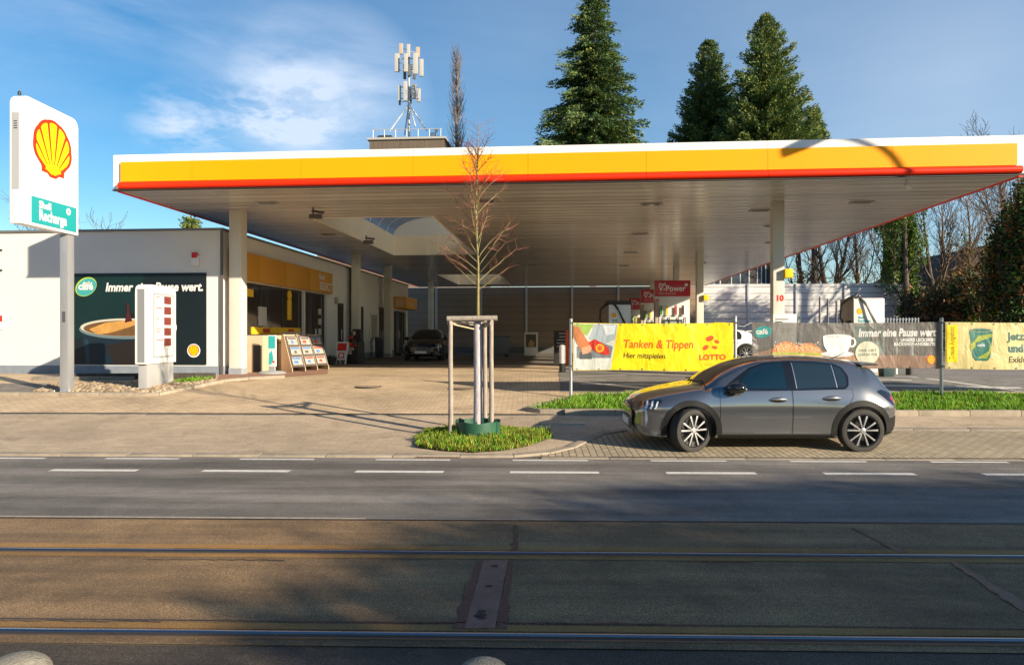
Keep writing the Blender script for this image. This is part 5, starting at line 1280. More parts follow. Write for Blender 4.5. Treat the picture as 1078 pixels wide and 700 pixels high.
# ================================================================== PUMPS
m_pump = mat('pump white', (.62,.61,.58), .4, var=.03, scale=2, coat=.2); m_vred = mat('deep red sign', (.42,.008,.022), .35, coat=.3)
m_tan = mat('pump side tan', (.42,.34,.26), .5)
noz = [mat('nozzle green', (.03,.22,.03), .5), mat('nozzle yellow', (.75,.50,.02), .5), mat('nozzle red', (.5,.03,.03), .5), mat('nozzle dark', (.06,.025,.02), .5)]
def pump():
    t = thing('fuel_pump', 'x', 'fuel pump', (0,0,0), -CA, 'fuel pumps in a row on the right')
    # backboard pylon with the red sign, hoses hang from its shoulders
    MB().box(-.72,.72,.16,.34,0,3.40).build('backboard', m_pump, t, bevel=.015)
    s_ = MB().box(-.70,.74,.10,.158,2.77,3.42).build('sign_panel', m_vred, t, bevel=.008)
    P = plane((-.70,.10,0),(1,0,0),(0,0,1)); mb = MB(); mb.text('Shell', .16, 3.22, .15, P, .004, bold=.003); mb.text('V-Power', .15, 2.98, .34, P, .004, bold=.004, width=1.10); mb.text('Performance fuels', .15, 2.86, .09, P, .004, width=.70)
    mb.flat(ellipse(1.27, 3.24, .07, .06, 16), P, .004); mb.build('lettering', m_white, s_)
    P = plane((-.72,.16,0),(1,0,0),(0,0,1)); mb = MB(); mb.flat(ellipse(.12, 2.60, .085, .07, 18), P, .004); mb.build('round_mark', mat('faded mark red', (.50,.12,.10), .5), t)
    b_ = MB().box(-.60,.50,-.42,.10,.12,1.95).build('body', m_pump, t, bevel=.02)
    MB().box(-.62,.52,-.44,.12,0,.12).build('base', m_dark, t)
    o = MB().box(-.42,.32,-.45,-.42,1.35,1.80).build('display', mat('pump display', (.04,.045,.05), .15), b_, bevel=.006)
    mb = MB(); mb.box(-.36,.26,-.453,-.451,1.62,1.72); mb.box(-.36,.26,-.453,-.451,1.45,1.55); mb.build('readout', mat('lcd grey', (.30,.33,.28), .3), o)
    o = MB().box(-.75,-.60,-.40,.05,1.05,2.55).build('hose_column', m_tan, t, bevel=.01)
    for i, a in enumerate((-.52,-.30,.06,.34)):
        mb = MB(); mb.box(a-.055,a+.055,-.50,-.445,1.95,2.42); b2 = mb.build('nozzle_board', m_pump, t, bevel=.008)
        mb = MB(); mb.box(a-.04,a+.04,-.515,-.502,2.0,2.36); mb.build('nozzle_tag', noz[i], b2)
        mb = MB(); mb.path([(a,-.46,1.0),(a,-.52,.75),(a+.03,-.56,.45),(a+.06,-.60,.35),(a+.10,-.56,.5),(a+.11,-.5,1.2),(a+.11,-.46,1.9)], .018, 7); mb.build('hose', m_dark, t, smooth=50)
        mb = MB(); mb.box(a-.03,a+.03,-.56,-.44,.95,1.12); mb.build('nozzle', noz[i], t, bevel=.01)
    MB().box(-.58,.48,-.44,-.02,1.96,2.28).build('header', m_pump, t, bevel=.015)
    MB().box(-.95,.75,-.75,.65,-.15,.10).build('island_kerb', m_conc, t, bevel=.03)
    return t
pp = pump()
spots = [(708, 28.0, 'nearest fuel pump, under the largest red sign'), (690, 33.6, 'middle fuel pump, under the second red sign'), (674.5, 40.0, 'farthest fuel pump, under the smallest red sign')]
for i, (px, D, lb) in enumerate(spots):
    o = pp if i == 0 else copy_tree(pp); x, y, z = on_ground(px, D); o.location = (x, y, z); o['label'] = lb
# trailing small pump-side things seen above the banner
x, y, z = on_ground(757, 27.5); t = thing('paper_dispenser', 'yellow topped dispenser pillar beside the white car', 'dispenser', (x, y, z), -CA)
MB().box(-.2,.2,-.15,.15,0,1.35).build('pillar', m_pump, t, bevel=.02); MB().box(-.23,.23,-.17,.17,1.35,1.68).build('top_box', mat('yellow plastic', (1,1,1)), t, bevel=.02)
x, y, z = on_ground(747.5, 27.5); t = thing('bucket_stand', 'small dark twin-topped washing stand left of the yellow topped pillar', 'stand', (x, y, z), -CA)
MB().box(-.14,.14,-.12,.12,0,1.40).build('pillar', mat('grey stand', (.22,.22,.22), .5), t, bevel=.02)
for s_ in (-.08,.08): MB().lathe([(.04,1.4),(.05,1.5),(.03,1.52),(.001,1.52)],12,0,Matrix.Translation((s_,0,0))).build('knob', m_dark, t, smooth=40)

# ================================================================== CHARGERS
m_chw = mat('charger white', (.62,.62,.61), .3, coat=.4); m_chw_shade = mat('charger side shade', (.34,.28,.235), .5); m_cable = mat('black cable', (.012,.012,.013), .45)  # tan cabinet tone paints in the shade on the white charger's side
def charger(px0, px1, D, lab, dark_top=False):
    x0, x1 = at(px0, D), at(px1, D); x, z = (x0+x1)/2, gz((x0+x1)/2, D); w_ = (x1-x0)/2; zt_ = 2.30
    t = thing('charging_station', lab, 'charger', (x, D, z), R(-1), 'rapid chargers')
    MB().box(-w_-.06,w_+.06,-.06,.96,-.1,.09).build('plinth', m_conc, t, bevel=.02)
    MB().box(-w_,w_,.035,.90,.09,zt_).build('cabinet', m_chw_shade, t, bevel=.03)
    o = MB().box(-w_,w_,0,.034,.09,zt_-.03).build('front_panel', m_chw, t, bevel=.012)
    P = plane((-w_,0,0),(1,0,0),(0,0,1)); mb = MB(); pecten(mb, .17, zt_-.40, .085, P, .004, 0, 1); mb.build('emblem', [m_er, m_ey], o)
    mb = MB(); mb.rect(.04,2*w_-.04,.5,1.45,P,.003); mb.build('teal_wrap', mat('charger teal', (.03,.30,.29), .4), o)
    mb = MB(); mb.rect(.50,.80,1.02,1.32,P,.006); mb.build('screen', mat('screen black', (.01,.012,.014), .08), o)
    mb = MB(); mb.text('Shell', .12, zt_-.62, .10, P, .005, bold=.003); mb.text('Recharge', .12, zt_-.72, .10, P, .005, bold=.003); mb.build('lettering', m_teal, o)
    if dark_top: MB().box(-w_-.03,w_+.03,-.03,.93,zt_,zt_+.12).build('top_cap', m_dark, t, bevel=.02)
    # swan-neck cable arm at the left, cable loops across the face
    mb = MB(); mb.path([(-w_-.18,.25,1.45),(-w_-.30,.2,1.75),(-w_-.28,.18,2.1),(-w_-.10,.12,2.28),(-w_+.10,.10,zt_+.05),(-w_+.16,.12,zt_+.12)], [.03,.035,.035,.045,.05,.03], 9); mb.build('cable_arm', m_cable, t, smooth=50)
    mb = MB(); mb.path([(-w_+.12,.0,zt_+.05),(-w_+.30,-.05,zt_-.12),(-w_+.45,-.09,zt_-.45),(-w_+.62,-.12,zt_-.78),(-w_+.85,-.12,zt_-.95),(w_+.02,-.08,zt_-.85),(w_+.08,.05,zt_-.6)], .022, 8); mb.build('cable', m_cable, t, smooth=50)
    mb = MB(); mb.path([(-w_+.14,.0,zt_+.03),(-w_+.34,-.07,zt_-.25),(-w_+.50,-.11,zt_-.62),(-w_+.75,-.15,1.0),(-w_+.5,-.16,.55),(-w_+.1,-.10,.7),(-w_-.05,.1,1.1)], .020, 8); mb.build('cable', m_cable, t, smooth=50)
    mb = MB(); mb.box(-w_-.11,-w_,.15,.30,1.15,1.62); mb.build('plug_holster', m_cable, t, bevel=.02)
    return t
charger(899, 931, 20.3, 'white rapid charger with black cable loops right of the right front column')
charger(641, 664, 24.6, 'white rapid charger with a dark top, left of the fuel pumps', True)
# bollards
def bollard(px, D, lab, hh, r, white_from, colour=None):
    x, y, z = on_ground(px, D); t = thing('bollard', lab, 'bollard', (x, y, z), 0)
    MB().lathe([(r,0),(r,white_from)],20).build('lower_band', m_dark if colour is None else colour, t, smooth=40)
    MB().lathe([(r*1.002,white_from+.001),(r*1.002,hh-.03),(r*.7,hh),(.001,hh+.01)],20).build('upper_band', m_white if colour is None else colour, t, smooth=40)
bollard(592, 21.5, 'white bollard with a dark foot left of the first banner post', .88, .10, .30)
bollard(957.5, 20.2, 'white bollard with a black foot below the grey banner', 1.15, .105, .42)
bollard(597, 26.0, 'thin orange bollard behind the first banner post', 1.35, .06, .1, mat('orange plastic', (.75,.10,.02), .5))
bollard(621.5, 23.0, 'white bollard standing under the yellow banner', .80, .09, .25)
bollard(681, 23.0, 'white bollard below the writing of the yellow banner', .80, .09, .25); bollard(943, 20.6, 'white tapered bollard between the charger and the white bollard', 1.1, .05, .1, m_white)
x, y, z = on_ground(933, 19.5); t = thing('bucket', 'dark teal square bucket standing beside the right charger', 'bucket', (x, y, z), 0)
MB().add([(-.14,-.14,0),(.14,-.14,0),(.14,.14,0),(-.14,.14,0),(-.17,-.17,.32),(.17,-.17,.32),(.17,.17,.32),(-.17,.17,.32)],[(3,2,1,0),(0,1,5,4),(1,2,6,5),(2,3,7,6),(3,0,4,7),(4,5,6,7)]).build('tub', mat('dark teal plastic', (.02,.05,.055), .5), t, bevel=.01)
MB().path([(-.16,0,.3),(-.12,0,.46),(.0,0,.5),(.12,0,.46),(.16,0,.3)], .012, 6).build('handle', m_dark, t)
# dark info stele, framed poster, big waste container
x, y, z = on_ground(592, 27.5); t = thing('info_stele', 'black service board with white lines behind the first banner post', 'sign', (x, y, z), -CA)
b_ = MB().box(-.34,.34,-.05,.05,0,1.35).build('board', m_dark, t, bevel=.01); P = plane((-.34,-.05,0),(1,0,0),(0,0,1)); mb = MB()
for i, (a, b) in enumerate(((.2,.5),(.22,.46),(.14,.56),(.12,.58),(.12,.50))): mb.rect(a,b,1.22-.13*i,1.255-.13*i,P,.003)
mb.build('print', mat('pale print', (.45,.45,.43), .5), b_)
x, y, z = on_ground(559, 40.0); t = thing('framed_poster', 'white framed poster stand in front of the dark rear wall', 'poster stand', (x, y, z), 0)
b_ = MB().box(-.40,.40,-.04,.04,.05,1.42).build('frame', mat('pale poster frame', (.62,.6,.55), .5), t, bevel=.01); mb = MB(); P = plane((-.4,-.04,0),(1,0,0),(0,0,1)); mb.rect(.10,.70,.55,1.30,P,.003,0); mb.flat([(.25,.6),(.55,.58),(.6,.8),(.42,1.0),(.28,.85)],P,.006,1); mb.build('picture', [mat('picture dark', (.09,.07,.05), .5), mat('picture ochre', (.40,.26,.08), .5)], b_)
for s_ in (-.34,.34): MB().box(s_-.03,s_+.03,-.15,.15,-.02,.05).build('foot', m_dark, t)
x, y, z = on_ground(524, 39.0); t = thing('waste_container', 'grey wheeled waste container in the shade before the rear wall', 'container', (x, y, z), R(4))
mb = MB(); mb.add([(-.58,-.4,.15),(.58,-.4,.15),(.58,.4,.15),(-.58,.4,.15),(-.68,-.5,1.1),(.68,-.5,1.1),(.68,.5,1.1),(-.68,.5,1.1)],[(3,2,1,0),(0,1,5,4),(1,2,6,5),(2,3,7,6),(3,0,4,7),(4,5,6,7)]); mb.build('body', mat('container grey', (.16,.17,.18), .5), t, bevel=.03)
MB().box(-.70,.70,-.52,.52,1.1,1.22).build('lid', mat('container lid', (.10,.105,.11), .5), t, bevel=.05)
for sx in (-.5,.5):
    for sy in (-.35,.35): MB().tube((sx,sy-.03,.08),(sx,sy+.03,.08),.08,n=14).build('wheel', m_tyre, t, smooth=40)
# white railing right of the chargers
x0, x1, D = at(930, 28.5), at(957, 28.5), 28.5; t = thing('railing', 'short white picket railing right of the rapid charger', 'railing', ((x0+x1)/2, D, gz(x0, D)), -SA)
w_ = (x1-x0)/2+.35; m_rl = mat('pale railing paint', (.17,.20,.24), .5); zt_ = zat(334.5, D)-gz(x0,D)
MB().box(-w_,w_,-.03,.03,zt_-.10,zt_-.04).build('rail', m_rl, t); MB().box(-w_,w_,-.03,.03,.15,.21).build('rail', m_rl, t)
for i in range(15): q_ = -w_+2*w_*i/14; MB().box(q_-.025,q_+.025,-.055,-.031,.05,zt_).build('picket', m_rl, t)
# vertical metal rods beside the rear wall
x0, D = at(863, 47.0), 47.0; t = thing('metal_rods', 'four thin dark upright poles in front of the pale rear wall', 'poles', (x0, D, gz(x0,D)), 0)
for i, a in enumerate((0,.55,1.15,1.75)): MB().tube((a,.0,0),(a,.0,4.0-.15*i),.07,n=10).build('pole', mat('dark pole', (.13,.12,.115), .5), t, smooth=40)
# ================================================================== REAR WALL, BUILDINGS, TREES
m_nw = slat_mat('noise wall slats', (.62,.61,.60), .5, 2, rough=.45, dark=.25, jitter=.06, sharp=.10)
m_nw_shade = slat_mat('shade brown wall slats', (.24,.175,.12), .5, 2, rough=.5, dark=.5, jitter=.08, sharp=.05)  # left part of the rear wall, canopy shade put into a darker brown
m_post = mat('wall post metal', (.52,.52,.52), .45, .3)
cut = to_ca(at(733, 56), 56)[0]
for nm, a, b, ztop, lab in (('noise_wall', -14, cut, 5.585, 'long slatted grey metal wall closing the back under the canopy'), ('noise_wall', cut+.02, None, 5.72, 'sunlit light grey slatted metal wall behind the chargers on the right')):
    V_ = 38.6
    if b is None: b = (lambda k: (k*(CO[1]+V_*math.cos(CA)) - CO[0] - V_*math.sin(CA))/(math.cos(CA)+k*math.sin(CA)))((955-CX)/F)
    t = thing(nm, lab, 'wall', (CO[0], CO[1], 0), -CA, None)
    mb = MB(); mb.box(a, b, V_, V_+.12, .55, ztop); mb.build('slat_panel', m_nw_shade if ztop < 5.6 else m_nw, t)
    mb = MB(); mb.box(a, b, V_-.03, V_+.15, -.2, .75 if nm else .5); mb.build('base_beam', mat('dark base beam', (.10,.10,.10), .8, var=.2), t)
    x = a
    while x < b+.5:
        q = min(x, b-.06); MB().box(q-.08, q+.08, V_-.10, V_+.18, 0, ztop+.04).build('post', m_post, t); x += 3.7
    mb = MB(); mb.box(a, b, V_-.02, V_+.14, ztop+.001, ztop+.035); mb.build('cap_rail', m_post, t)
# side wall turning away at the right end is not visible; low dark-roofed shed and white-framed building beyond the wall
def house(name, lab, cat, x0, x1, y0, y1, z0, ze, zr, wallm, roofm, wins, rz=0, ridge='x', chim=None, winm=None):
    t = thing(name, lab, cat, ((x0+x1)/2, (y0+y1)/2, z0), rz); w_, d_ = (x1-x0)/2, (y1-y0)/2; ze -= z0; zr -= z0
    mb = MB(); mb.box(-w_, w_, -d_, d_, -.3, ze)
    if ridge == 'x': mb.prism([(-d_,ze),(d_,ze),(0,zr-.05)], plane((0,0,0),(0,1,0),(0,0,1)), -w_+.01, w_-.01)
    elif ridge == 'y': mb.prism([(-w_,ze),(w_,ze),(0,zr-.05)], plane((0,0,0),(1,0,0),(0,0,1)), -d_+.01, d_-.01)
    mb.build('wall', wallm, t)
    mb = MB(); e = .45
    if ridge == 'x':
        for s in (-1, 1): mb.prism([(s*(d_+e), ze-e*(zr-ze)/d_), (0, zr), (0, zr+.16), (s*(d_+e), ze-e*(zr-ze)/d_+.16)], plane((0,0,0),(0,1,0),(0,0,1)), -w_-e, w_+e)
    elif ridge == 'y':
        for s in (-1, 1): mb.prism([(s*(w_+e), ze-e*(zr-ze)/w_), (0, zr), (0, zr+.16), (s*(w_+e), ze-e*(zr-ze)/w_+.16)], plane((0,0,0),(1,0,0),(0,0,1)), -d_-e, d_+e)
    else: mb.box(-w_-.1, w_+.1, -d_-.1, d_+.1, ze, ze+.25)
    mb.build('roof', roofm, t)
    for (fx, fz, fw, fh) in wins:
        o = MB().box(-w_+fx, -w_+fx+fw, -d_-.03, -d_+.02, fz-z0, fz-z0+fh).build('window', mat('far window frame', (.62,.62,.60), .5), t)
        MB().box(-w_+fx+.1, -w_+fx+fw/2-.05, -d_-.045, -d_-.031, fz-z0+.1, fz-z0+fh-.1).build('pane', mat('far window glass', (.05,.06,.08), .1), o)
        MB().box(-w_+fx+fw/2+.05, -w_+fx+fw-.1, -d_-.045, -d_-.031, fz-z0+.1, fz-z0+fh-.1).build('pane', mat('far window glass', (1,1,1)), o)
    return t
m_dkroof = mat('dark brown roof tiles', (.075,.055,.045), .85, var=.25, scale=3, bump=.4, bscale=8)
m_brick = mat('brown brick wall', (.17,.11,.08), .9, var=.25, scale=5)
m_blue = mat('blue grey wall', (.12,.14,.18), .8, var=.1)
D = 66
house('brown_building', 'dark building with white framed windows showing between the canopy and the rear wall', 'building', at(738,D), at(812,D), D, D+10, .2, 9.4, 9.6, mat('dark facade', (.055,.05,.05), .8), m_dkroof, [(.6,6.2,1.3,2.2),(2.9,6.0,1.8,2.6),(5.4,6.2,.9,2.6),(.4+3.3,6.9+2,.01,.01)][:3], ridge=None)
D = 62
house('dark_shed', 'long low shed with a dark brown pitched roof behind the bushes on the right', 'shed', at(958,D), at(1150,D), D, D+14, .2, 5.0, 9.9, mat('shed wall', (.06,.05,.045), .9, var=.2), m_dkroof, [], rz=R(-3), ridge='y')
# building that carries the antenna: block with a set-back plant room
D = 78; zt0 = zat(157.5, D); zt1 = zat(143.5, D)
xa, xb = at(387, D), at(467, D)
ab = thing('apartment_block', 'flat roofed block behind the canopy, only its brown rooftop room showing', 'building', ((xa+xb)/2, D, .0), R(-4))
w_ = (xb-xa)/2
MB().box(-w_-6, w_+4, 0, 14, 0, zt0-.4).build('wall', m_brick, ab)
MB().box(-w_, w_, .5, 6, zt0-.4, zt1-.25).build('rooftop_room', mat('brown metal cladding', (.12,.09,.065), .6, var=.2, scale=1.5, stretch=(3,3,.3)), ab)
MB().box(-w_-.25, w_+.25, .3, 6.2, zt1-.25, zt1).build('roof', mat('pale roof edge', (.36,.35,.33), .6), ab)
mb = MB()
for i in range(7):
    a = -w_+.4+i*(2*w_-.8)/6; mb.tube((a,.6,zt1),(a,.6,zt1+.95),.04,n=6)
mb.tube((-w_+.2,.6,zt1+.95),(w_-.2,.6,zt1+.95),.045,n=6); mb.build('guard_rail', m_post, ab)
mb = MB(); mb.prism([(-w_+.7,0),(-w_+2.8,0),(-w_+2.5,.35),(-w_+1.0,.35)], plane((0,1.2,zt1),(1,0,0),(0,0,1)), -.5, .5); mb.build('roof_hatch', m_dark, ab)
# mast
mx = at(430.5, D+6.5); mt = thing('antenna_mast', 'mobile phone mast with pale panel antennas standing on the rooftop room', 'antenna mast', (mx, D+6.5, zt1+.2), 0)
Z = lambda py: zat(py, D+6.5)-(zt1+.2); m_mast = mat('mast steel', (.42,.43,.45), .45, .4); m_ant = mat('antenna panel', (.40,.385,.36), .5)
K = (D+6.5)/F
mb = MB(); mb.tube((0,0,Z(148)),(0,0,Z(47)),.16,.11,n=10); mb.build('pole', m_mast, mt, smooth=40)
for dx, dy in ((-20,0),(19,0),(-7,3),(9,-3)):
    MB().tube((dx*K,dy*.6,Z(138)),(0,0,Z(110)),.09,n=8).build('brace', mat('white brace', (.5,.52,.55), .4), mt, smooth=40)
for i, (dx, y0, y1, wd, dy, gr) in enumerate(((-8,47,58,4,-.2,1),(9,49,60,4,.3,1),(0,48.5,62,3.5,-.4,0),(-12,58,77,5,-.3,0),(-2,60,79,4,-.9,0),(7.5,58,80,5,-.5,0),(13,62,80,4,.2,0),(-5,65,82,3,.5,2),(5,66,82,3,.5,2),(1,70,81,4,-.3,2),(-9.5,91,107,3,-.2,0),(-3,88,108,4,-.6,0),(6,90,105,4,-.4,0),(10,93,107,4,.2,0),(-10,104,110,2,.3,2),(1,92,108,3,.4,2))):
    c_ = (m_ant, mat('beige antenna', (.42,.33,.25), .5), mat('dark radio unit', (.11,.12,.125), .5))[gr]
    a = MB().box(dx*K-wd*K/2, dx*K+wd*K/2, dy-.12, dy+.12, Z(y1), Z(y0)).build('panel_antenna', c_, mt, bevel=.04)
    MB().tube((0,0,(Z(y0)+Z(y1))/2),(dx*K,dy,(Z(y0)+Z(y1))/2),.04,n=6).build('bracket', m_mast, a)
for py in (62, 74, 92, 104):
    MB().box(-1.2,1.2,-.05,.05,Z(py)-.05,Z(py)+.05).build('cross_arm', m_mast, mt)
dx = at(458.5, D+6.5)-mx; ds = MB(); ds.tube((dx,0,Z(150)),(dx,0,Z(124)),.07,n=8)
t2 = thing('relay_antenna', 'small white relay antenna at the right end of the rooftop room', 'antenna', (mx+dx, D+6.5, zt1), 0)
MB().tube((0,0,0),(0,0,2.6),.07,n=8).build('pole', m_mast, t2, smooth=40)
for a, z, s in ((-.35,2.0,.34),(.4,1.6,.34),(.1,2.55,.26),(-.1,1.4,.28)): MB().lathe([(.001,-.16),(s*.8,-.12),(s,.04),(s*.9,.12),(.001,.16)],14,0,Matrix.Translation((a,-.1,z)) @ Matrix.Rotation(R(80),4,'X')).build('dish', m_white, t2, smooth=40)

# ------------------------------------------------------------------ trees
def leaves(name, centres, size, mats_, parent, rng, k=6, spread=.3, flat=.0, weights=None, quad=True, droop=0, dirs=None):
    """many small leaf faces round the given centres"""
    c = np.asarray(centres, float); n = len(c)*k; c = np.repeat(c, k, 0) + rng.normal(0, 1, (n, 3))*np.asarray(spread)
    a = rng.normal(0, 1, (n, 3)); a[:,2] *= (1-flat); a[:,2] -= droop
    if dirs is not None: a = a*.55 + np.repeat(np.asarray(dirs, float), k, 0)*1.6
    a /= np.linalg.norm(a, axis=1)[:,None]+1e-9
    b = np.cross(a, rng.normal(0, 1, (n, 3))); b /= np.linalg.norm(b, axis=1)[:,None]+1e-9
    s = size*rng.uniform(.55, 1.45, (n, 1)); L0, L1 = (1.0, .42)
    V = np.stack([c - a*s*L0*.5, c + b*s*L1*.5, c + a*s*L0*.5, c - b*s*L1*.5], 1).reshape(-1, 3)
    me = bpy.data.meshes.new(name); me.vertices.add(4*n); me.vertices.foreach_set('co', V.ravel()); me.loops.add(4*n); me.loops.foreach_set('vertex_index', np.arange(4*n))
    me.polygons.add(n); me.polygons.foreach_set('loop_start', np.arange(0, 4*n, 4)); me.polygons.foreach_set('loop_total', np.full(n, 4))
    for q in mats_: me.materials.append(q)
    me.polygons.foreach_set('material_index', np.repeat(rng.choice(len(mats_), size=len(centres), p=weights), k)); me.update(calc_edges=True)
    o = bpy.data.objects.new(name, me); C.objects.link(o); o.parent = parent; return o
n1 = leafmat('needle green', (.095,.165,.05), var=.3, scale=.6, tr=.15); n2 = leafmat('needle olive', (.19,.225,.05), var=.3, scale=.6, tr=.15); n3 = leafmat('needle dark', (.04,.075,.035), var=.3, scale=.6, tr=.1)
n4 = leafmat('needle yellow green', (.20,.21,.05), var=.25, scale=.6, tr=.2)
m_bark = mat('dark bark', (.10,.075,.055), .9, var=.3, scale=4, bump=.6, bscale=20); m_bark2 = mat('brown bark', (.15,.10,.065), .9, var=.3, scale=4)
def conifer(px, D, py_top, py_ref, halfpx, lab, seed, dens=1.0, power=.9, mix_=(.42,.22,.36), droopy=.3, leaf=.34, irregular=.15, tier=1.0):
    rng = np.random.default_rng(seed); x = at(px, D); zt_ = zat(py_top, D); zr = zat(py_ref, D); Rr = halfpx*D/F     # half width at the reference height
    t = thing('conifer', lab, 'tree', (x, D, .25), 0, 'conifers behind the canopy')
    H_ = zt_-.25; Hb = zr-.25
    MB().path([(0,0,0),(.05,0,H_*.3),(0,.05,H_*.65),(0,0,H_*.99)], [.42,.34,.2,.03], 10).build('trunk', m_bark, t, smooth=60)
    cs, ds, br = [], [], MB(); z = Hb-4.0; 
    while z < H_-.15:
        f = (H_-z)/(H_-Hb); rr = Rr*min(f, 1.25)**power
        nb = max(4, int((7+6*f)*dens)); a0 = rng.uniform(0, 6.28)
        for j in range(nb):
            a = a0+6.283*j/nb+rng.normal(0,.15); L_ = max(.25, rr*rng.uniform(1-irregular*2.2, 1+irregular)); up_ = rng.uniform(.05,.45) if f < .4 else rng.uniform(-.15,.25)
            p0 = Vector((0,0,z)); ns = max(3, int(L_/.33)); pts = []
            for s in range(ns+1):
                q = s/ns; pts.append(Vector((math.cos(a)*L_*q, math.sin(a)*L_*q, z + L_*(up_*q - droopy*q*q*(1.0) + .12*q**3))))
            if L_ > 1.2 and j % 2 == 0: br.path(pts, [.05*(1-.8*s/ns) for s in range(ns+1)], 4)
            for s in range(1, ns+1):
                q = s/ns; wdt = L_*.30*(1-q*.75)
                d_ = (pts[s]-pts[s-1]).normalized()
                m_ = 1 + int(wdt/.28)
                for k_ in range(-m_, m_+1):
                    if q < .35 and rng.random() < .55: continue
                    o = Vector((-math.sin(a), math.cos(a), 0))*wdt*k_/m_
                    cs.append(pts[s]+o+Vector((0,0,-abs(k_)/m_*.10*L_))); ds.append((d_.x-math.sin(a)*.5*k_/m_, d_.y+math.cos(a)*.5*k_/m_, d_.z-.15))
        z += rng.uniform(.34,.52)*(1.0 if f > .3 else .75)*tier
    cs = np.array([tuple(c) for c in cs]); ds = np.array(ds)
    o = leaves('crown', cs, leaf, [n1, n2, n3], t, rng, k=7, spread=(.13,.13,.08), dirs=ds, weights=list(mix_)); br.build('limb', m_bark, o)
    return t
conifer(624, 72, -34, 152, 57, 'tallest dark conifer, cut by the top edge of the picture', 1, power=.80, droopy=.30, leaf=.27, irregular=.20, dens=.85, tier=1.12)
conifer(746, 76, 42, 151, 37, 'narrower dark conifer, left one of the pair behind the canopy', 2, power=.68, droopy=-.12, leaf=.26, mix_=(.42,.26,.32), irregular=.10, tier=.95)
conifer(806, 70, 16, 151, 50, 'broad yellowish conifer, right one of the pair behind the canopy', 3, power=.70, droopy=-.10, leaf=.26, mix_=(.42,.42,.16), irregular=.15, tier=.98)
conifer(857, 74, 112, 151, 13, 'small conifer tip low beside the right end of the broad conifer', 4, power=.7, droopy=-.1, leaf=.3, mix_=(.45,.40,.15))
conifer(201, 44, 224, 243, 9, 'small evergreen tip just above the shop roof left of the canopy', 6, power=.5, droopy=-.1, leaf=.20, mix_=(.3,.6,.1), irregular=.3)
# poplar: bundle of steep bare branches
rng = np.random.default_rng(21); D = 80; x = at(481, D); H_ = zat(44, D)-.2
t = thing('poplar', 'tall slim leafless poplar right of the antenna mast', 'tree', (x, D, .2), 0)
mb = MB(); mb.path([(0,0,0),(.1,0,H_*.4),(-.05,0,H_*.7),(0,0,H_)], [.4,.3,.14,.02], 8); tr = mb.build('trunk', m_bark2, t, smooth=60)
mb = MB()
for i in range(330):
    z = rng.uniform(.30,.97)**.8*H_; a = rng.uniform(0,6.28); L_ = (2.2+3.2*(1-z/H_))*rng.uniform(.5,1); off = (.35+1.6*(1-z/H_)**.5*rng.uniform(.5,1.1)); p = [Vector((0,0,z))]
    for s in range(1, 6): p.append(Vector((math.cos(a)*off*(s/5)**.6+rng.normal(0,.06), math.sin(a)*off*(s/5)**.6+rng.normal(0,.06), z+L_*s/5)))
    if p[-1].z > H_*1.0: continue
    mb.path(p, [.045,.036,.028,.02,.012,.008], 3)
mb.build('crown', mat('poplar twigs', (.20,.15,.115), .9), t)

# bare deciduous trees: four kinds, copied and turned
protos = []
for i in range(4):
    rng = np.random.default_rng(40+i); t = thing('bare_tree', 'x', 'tree', (0,0,0), 0, 'bare trees behind the rear wall')
    tips = []; mb = MB()
    bare_tree(mb, (0,0,0), (15,13,16,12)[i], (.30,.26,.34,.22)[i], rng, levels=3, spread=(.55,.5,.6,.5)[i], nb=(11,8,6), start=.22, lenf=.46, up=.8, sides=(8,5,3,3), bend=.09, tips=tips, minr=.013)
    mb.build('crown', m_bark2 if i % 2 else m_bark, t)
    protos.append((t, tips))
iv1 = leafmat('ivy green', (.075,.145,.02), var=.35, scale=1.2, tr=.2); iv2 = leafmat('ivy bright', (.17,.24,.035), var=.3, scale=1.2, tr=.25); iv3 = leafmat('ivy dark', (.022,.045,.012), var=.3, scale=1.2, tr=.1)
lf = leafmat('withered leaf', (.30,.13,.035), var=.3, scale=1.0, tr=.3)
TR = [(846,60,0,.95,'behind the rear wall left of the group, nearest to the canopy column'),(868,64,1,1.05,'with forked limbs behind the charger'),(886,58,2,.9,'with a thick dark trunk behind the charger'),(905,63,3,1.1,'standing right behind the wide charger'),(925,67,0,1.0,'just left of the ivy-clad trunk'),
      (975,57,1,1.0,'right of the ivy-clad trunk, its twigs over the canopy corner'),(1003,60,2,.85,'in front of the shed roof'),(1022,54,3,1.0,'over the middle of the shed roof'),(1047,66,0,1.1,'left of the dark evergreen at the edge'),(1060,58,1,1.15,'tallest beside the right edge'),(1085,62,2,1.15,'at the right edge of the picture'),(765,70,3,.75,'low behind the white framed building')]
used = set()
for j, (px, D, k, s, lb) in enumerate(TR):
    t = protos[k][0]
    o = t if k not in used else copy_tree(t); used.add(k)
    o.location = (at(px, D), D, .25); o.rotation_euler.z = j*1.7; o.scale = (s, s, s); o['label'] = 'bare tree ' + lb
    o.pop('category', None); o['category'] = 'tree'
# big crowns rising above the canopy's right end
o = copy_tree(protos[2][0]); D = 46; o.location = (at(1062, D), D, .25); o.scale = (1.05,1.05,1.0); o.rotation_euler.z = .6; o['label'] = 'bare tree whose crown rises above the right end of the canopy'
o = copy_tree(protos[0][0]); D = 70; o.location = (at(105, D), D, .25); s = (zat(224, D))/15.2; o.scale = (s*1.7, s*1.7, s*1.0); o['label'] = 'bare twiggy crown above the shop roof on the left'
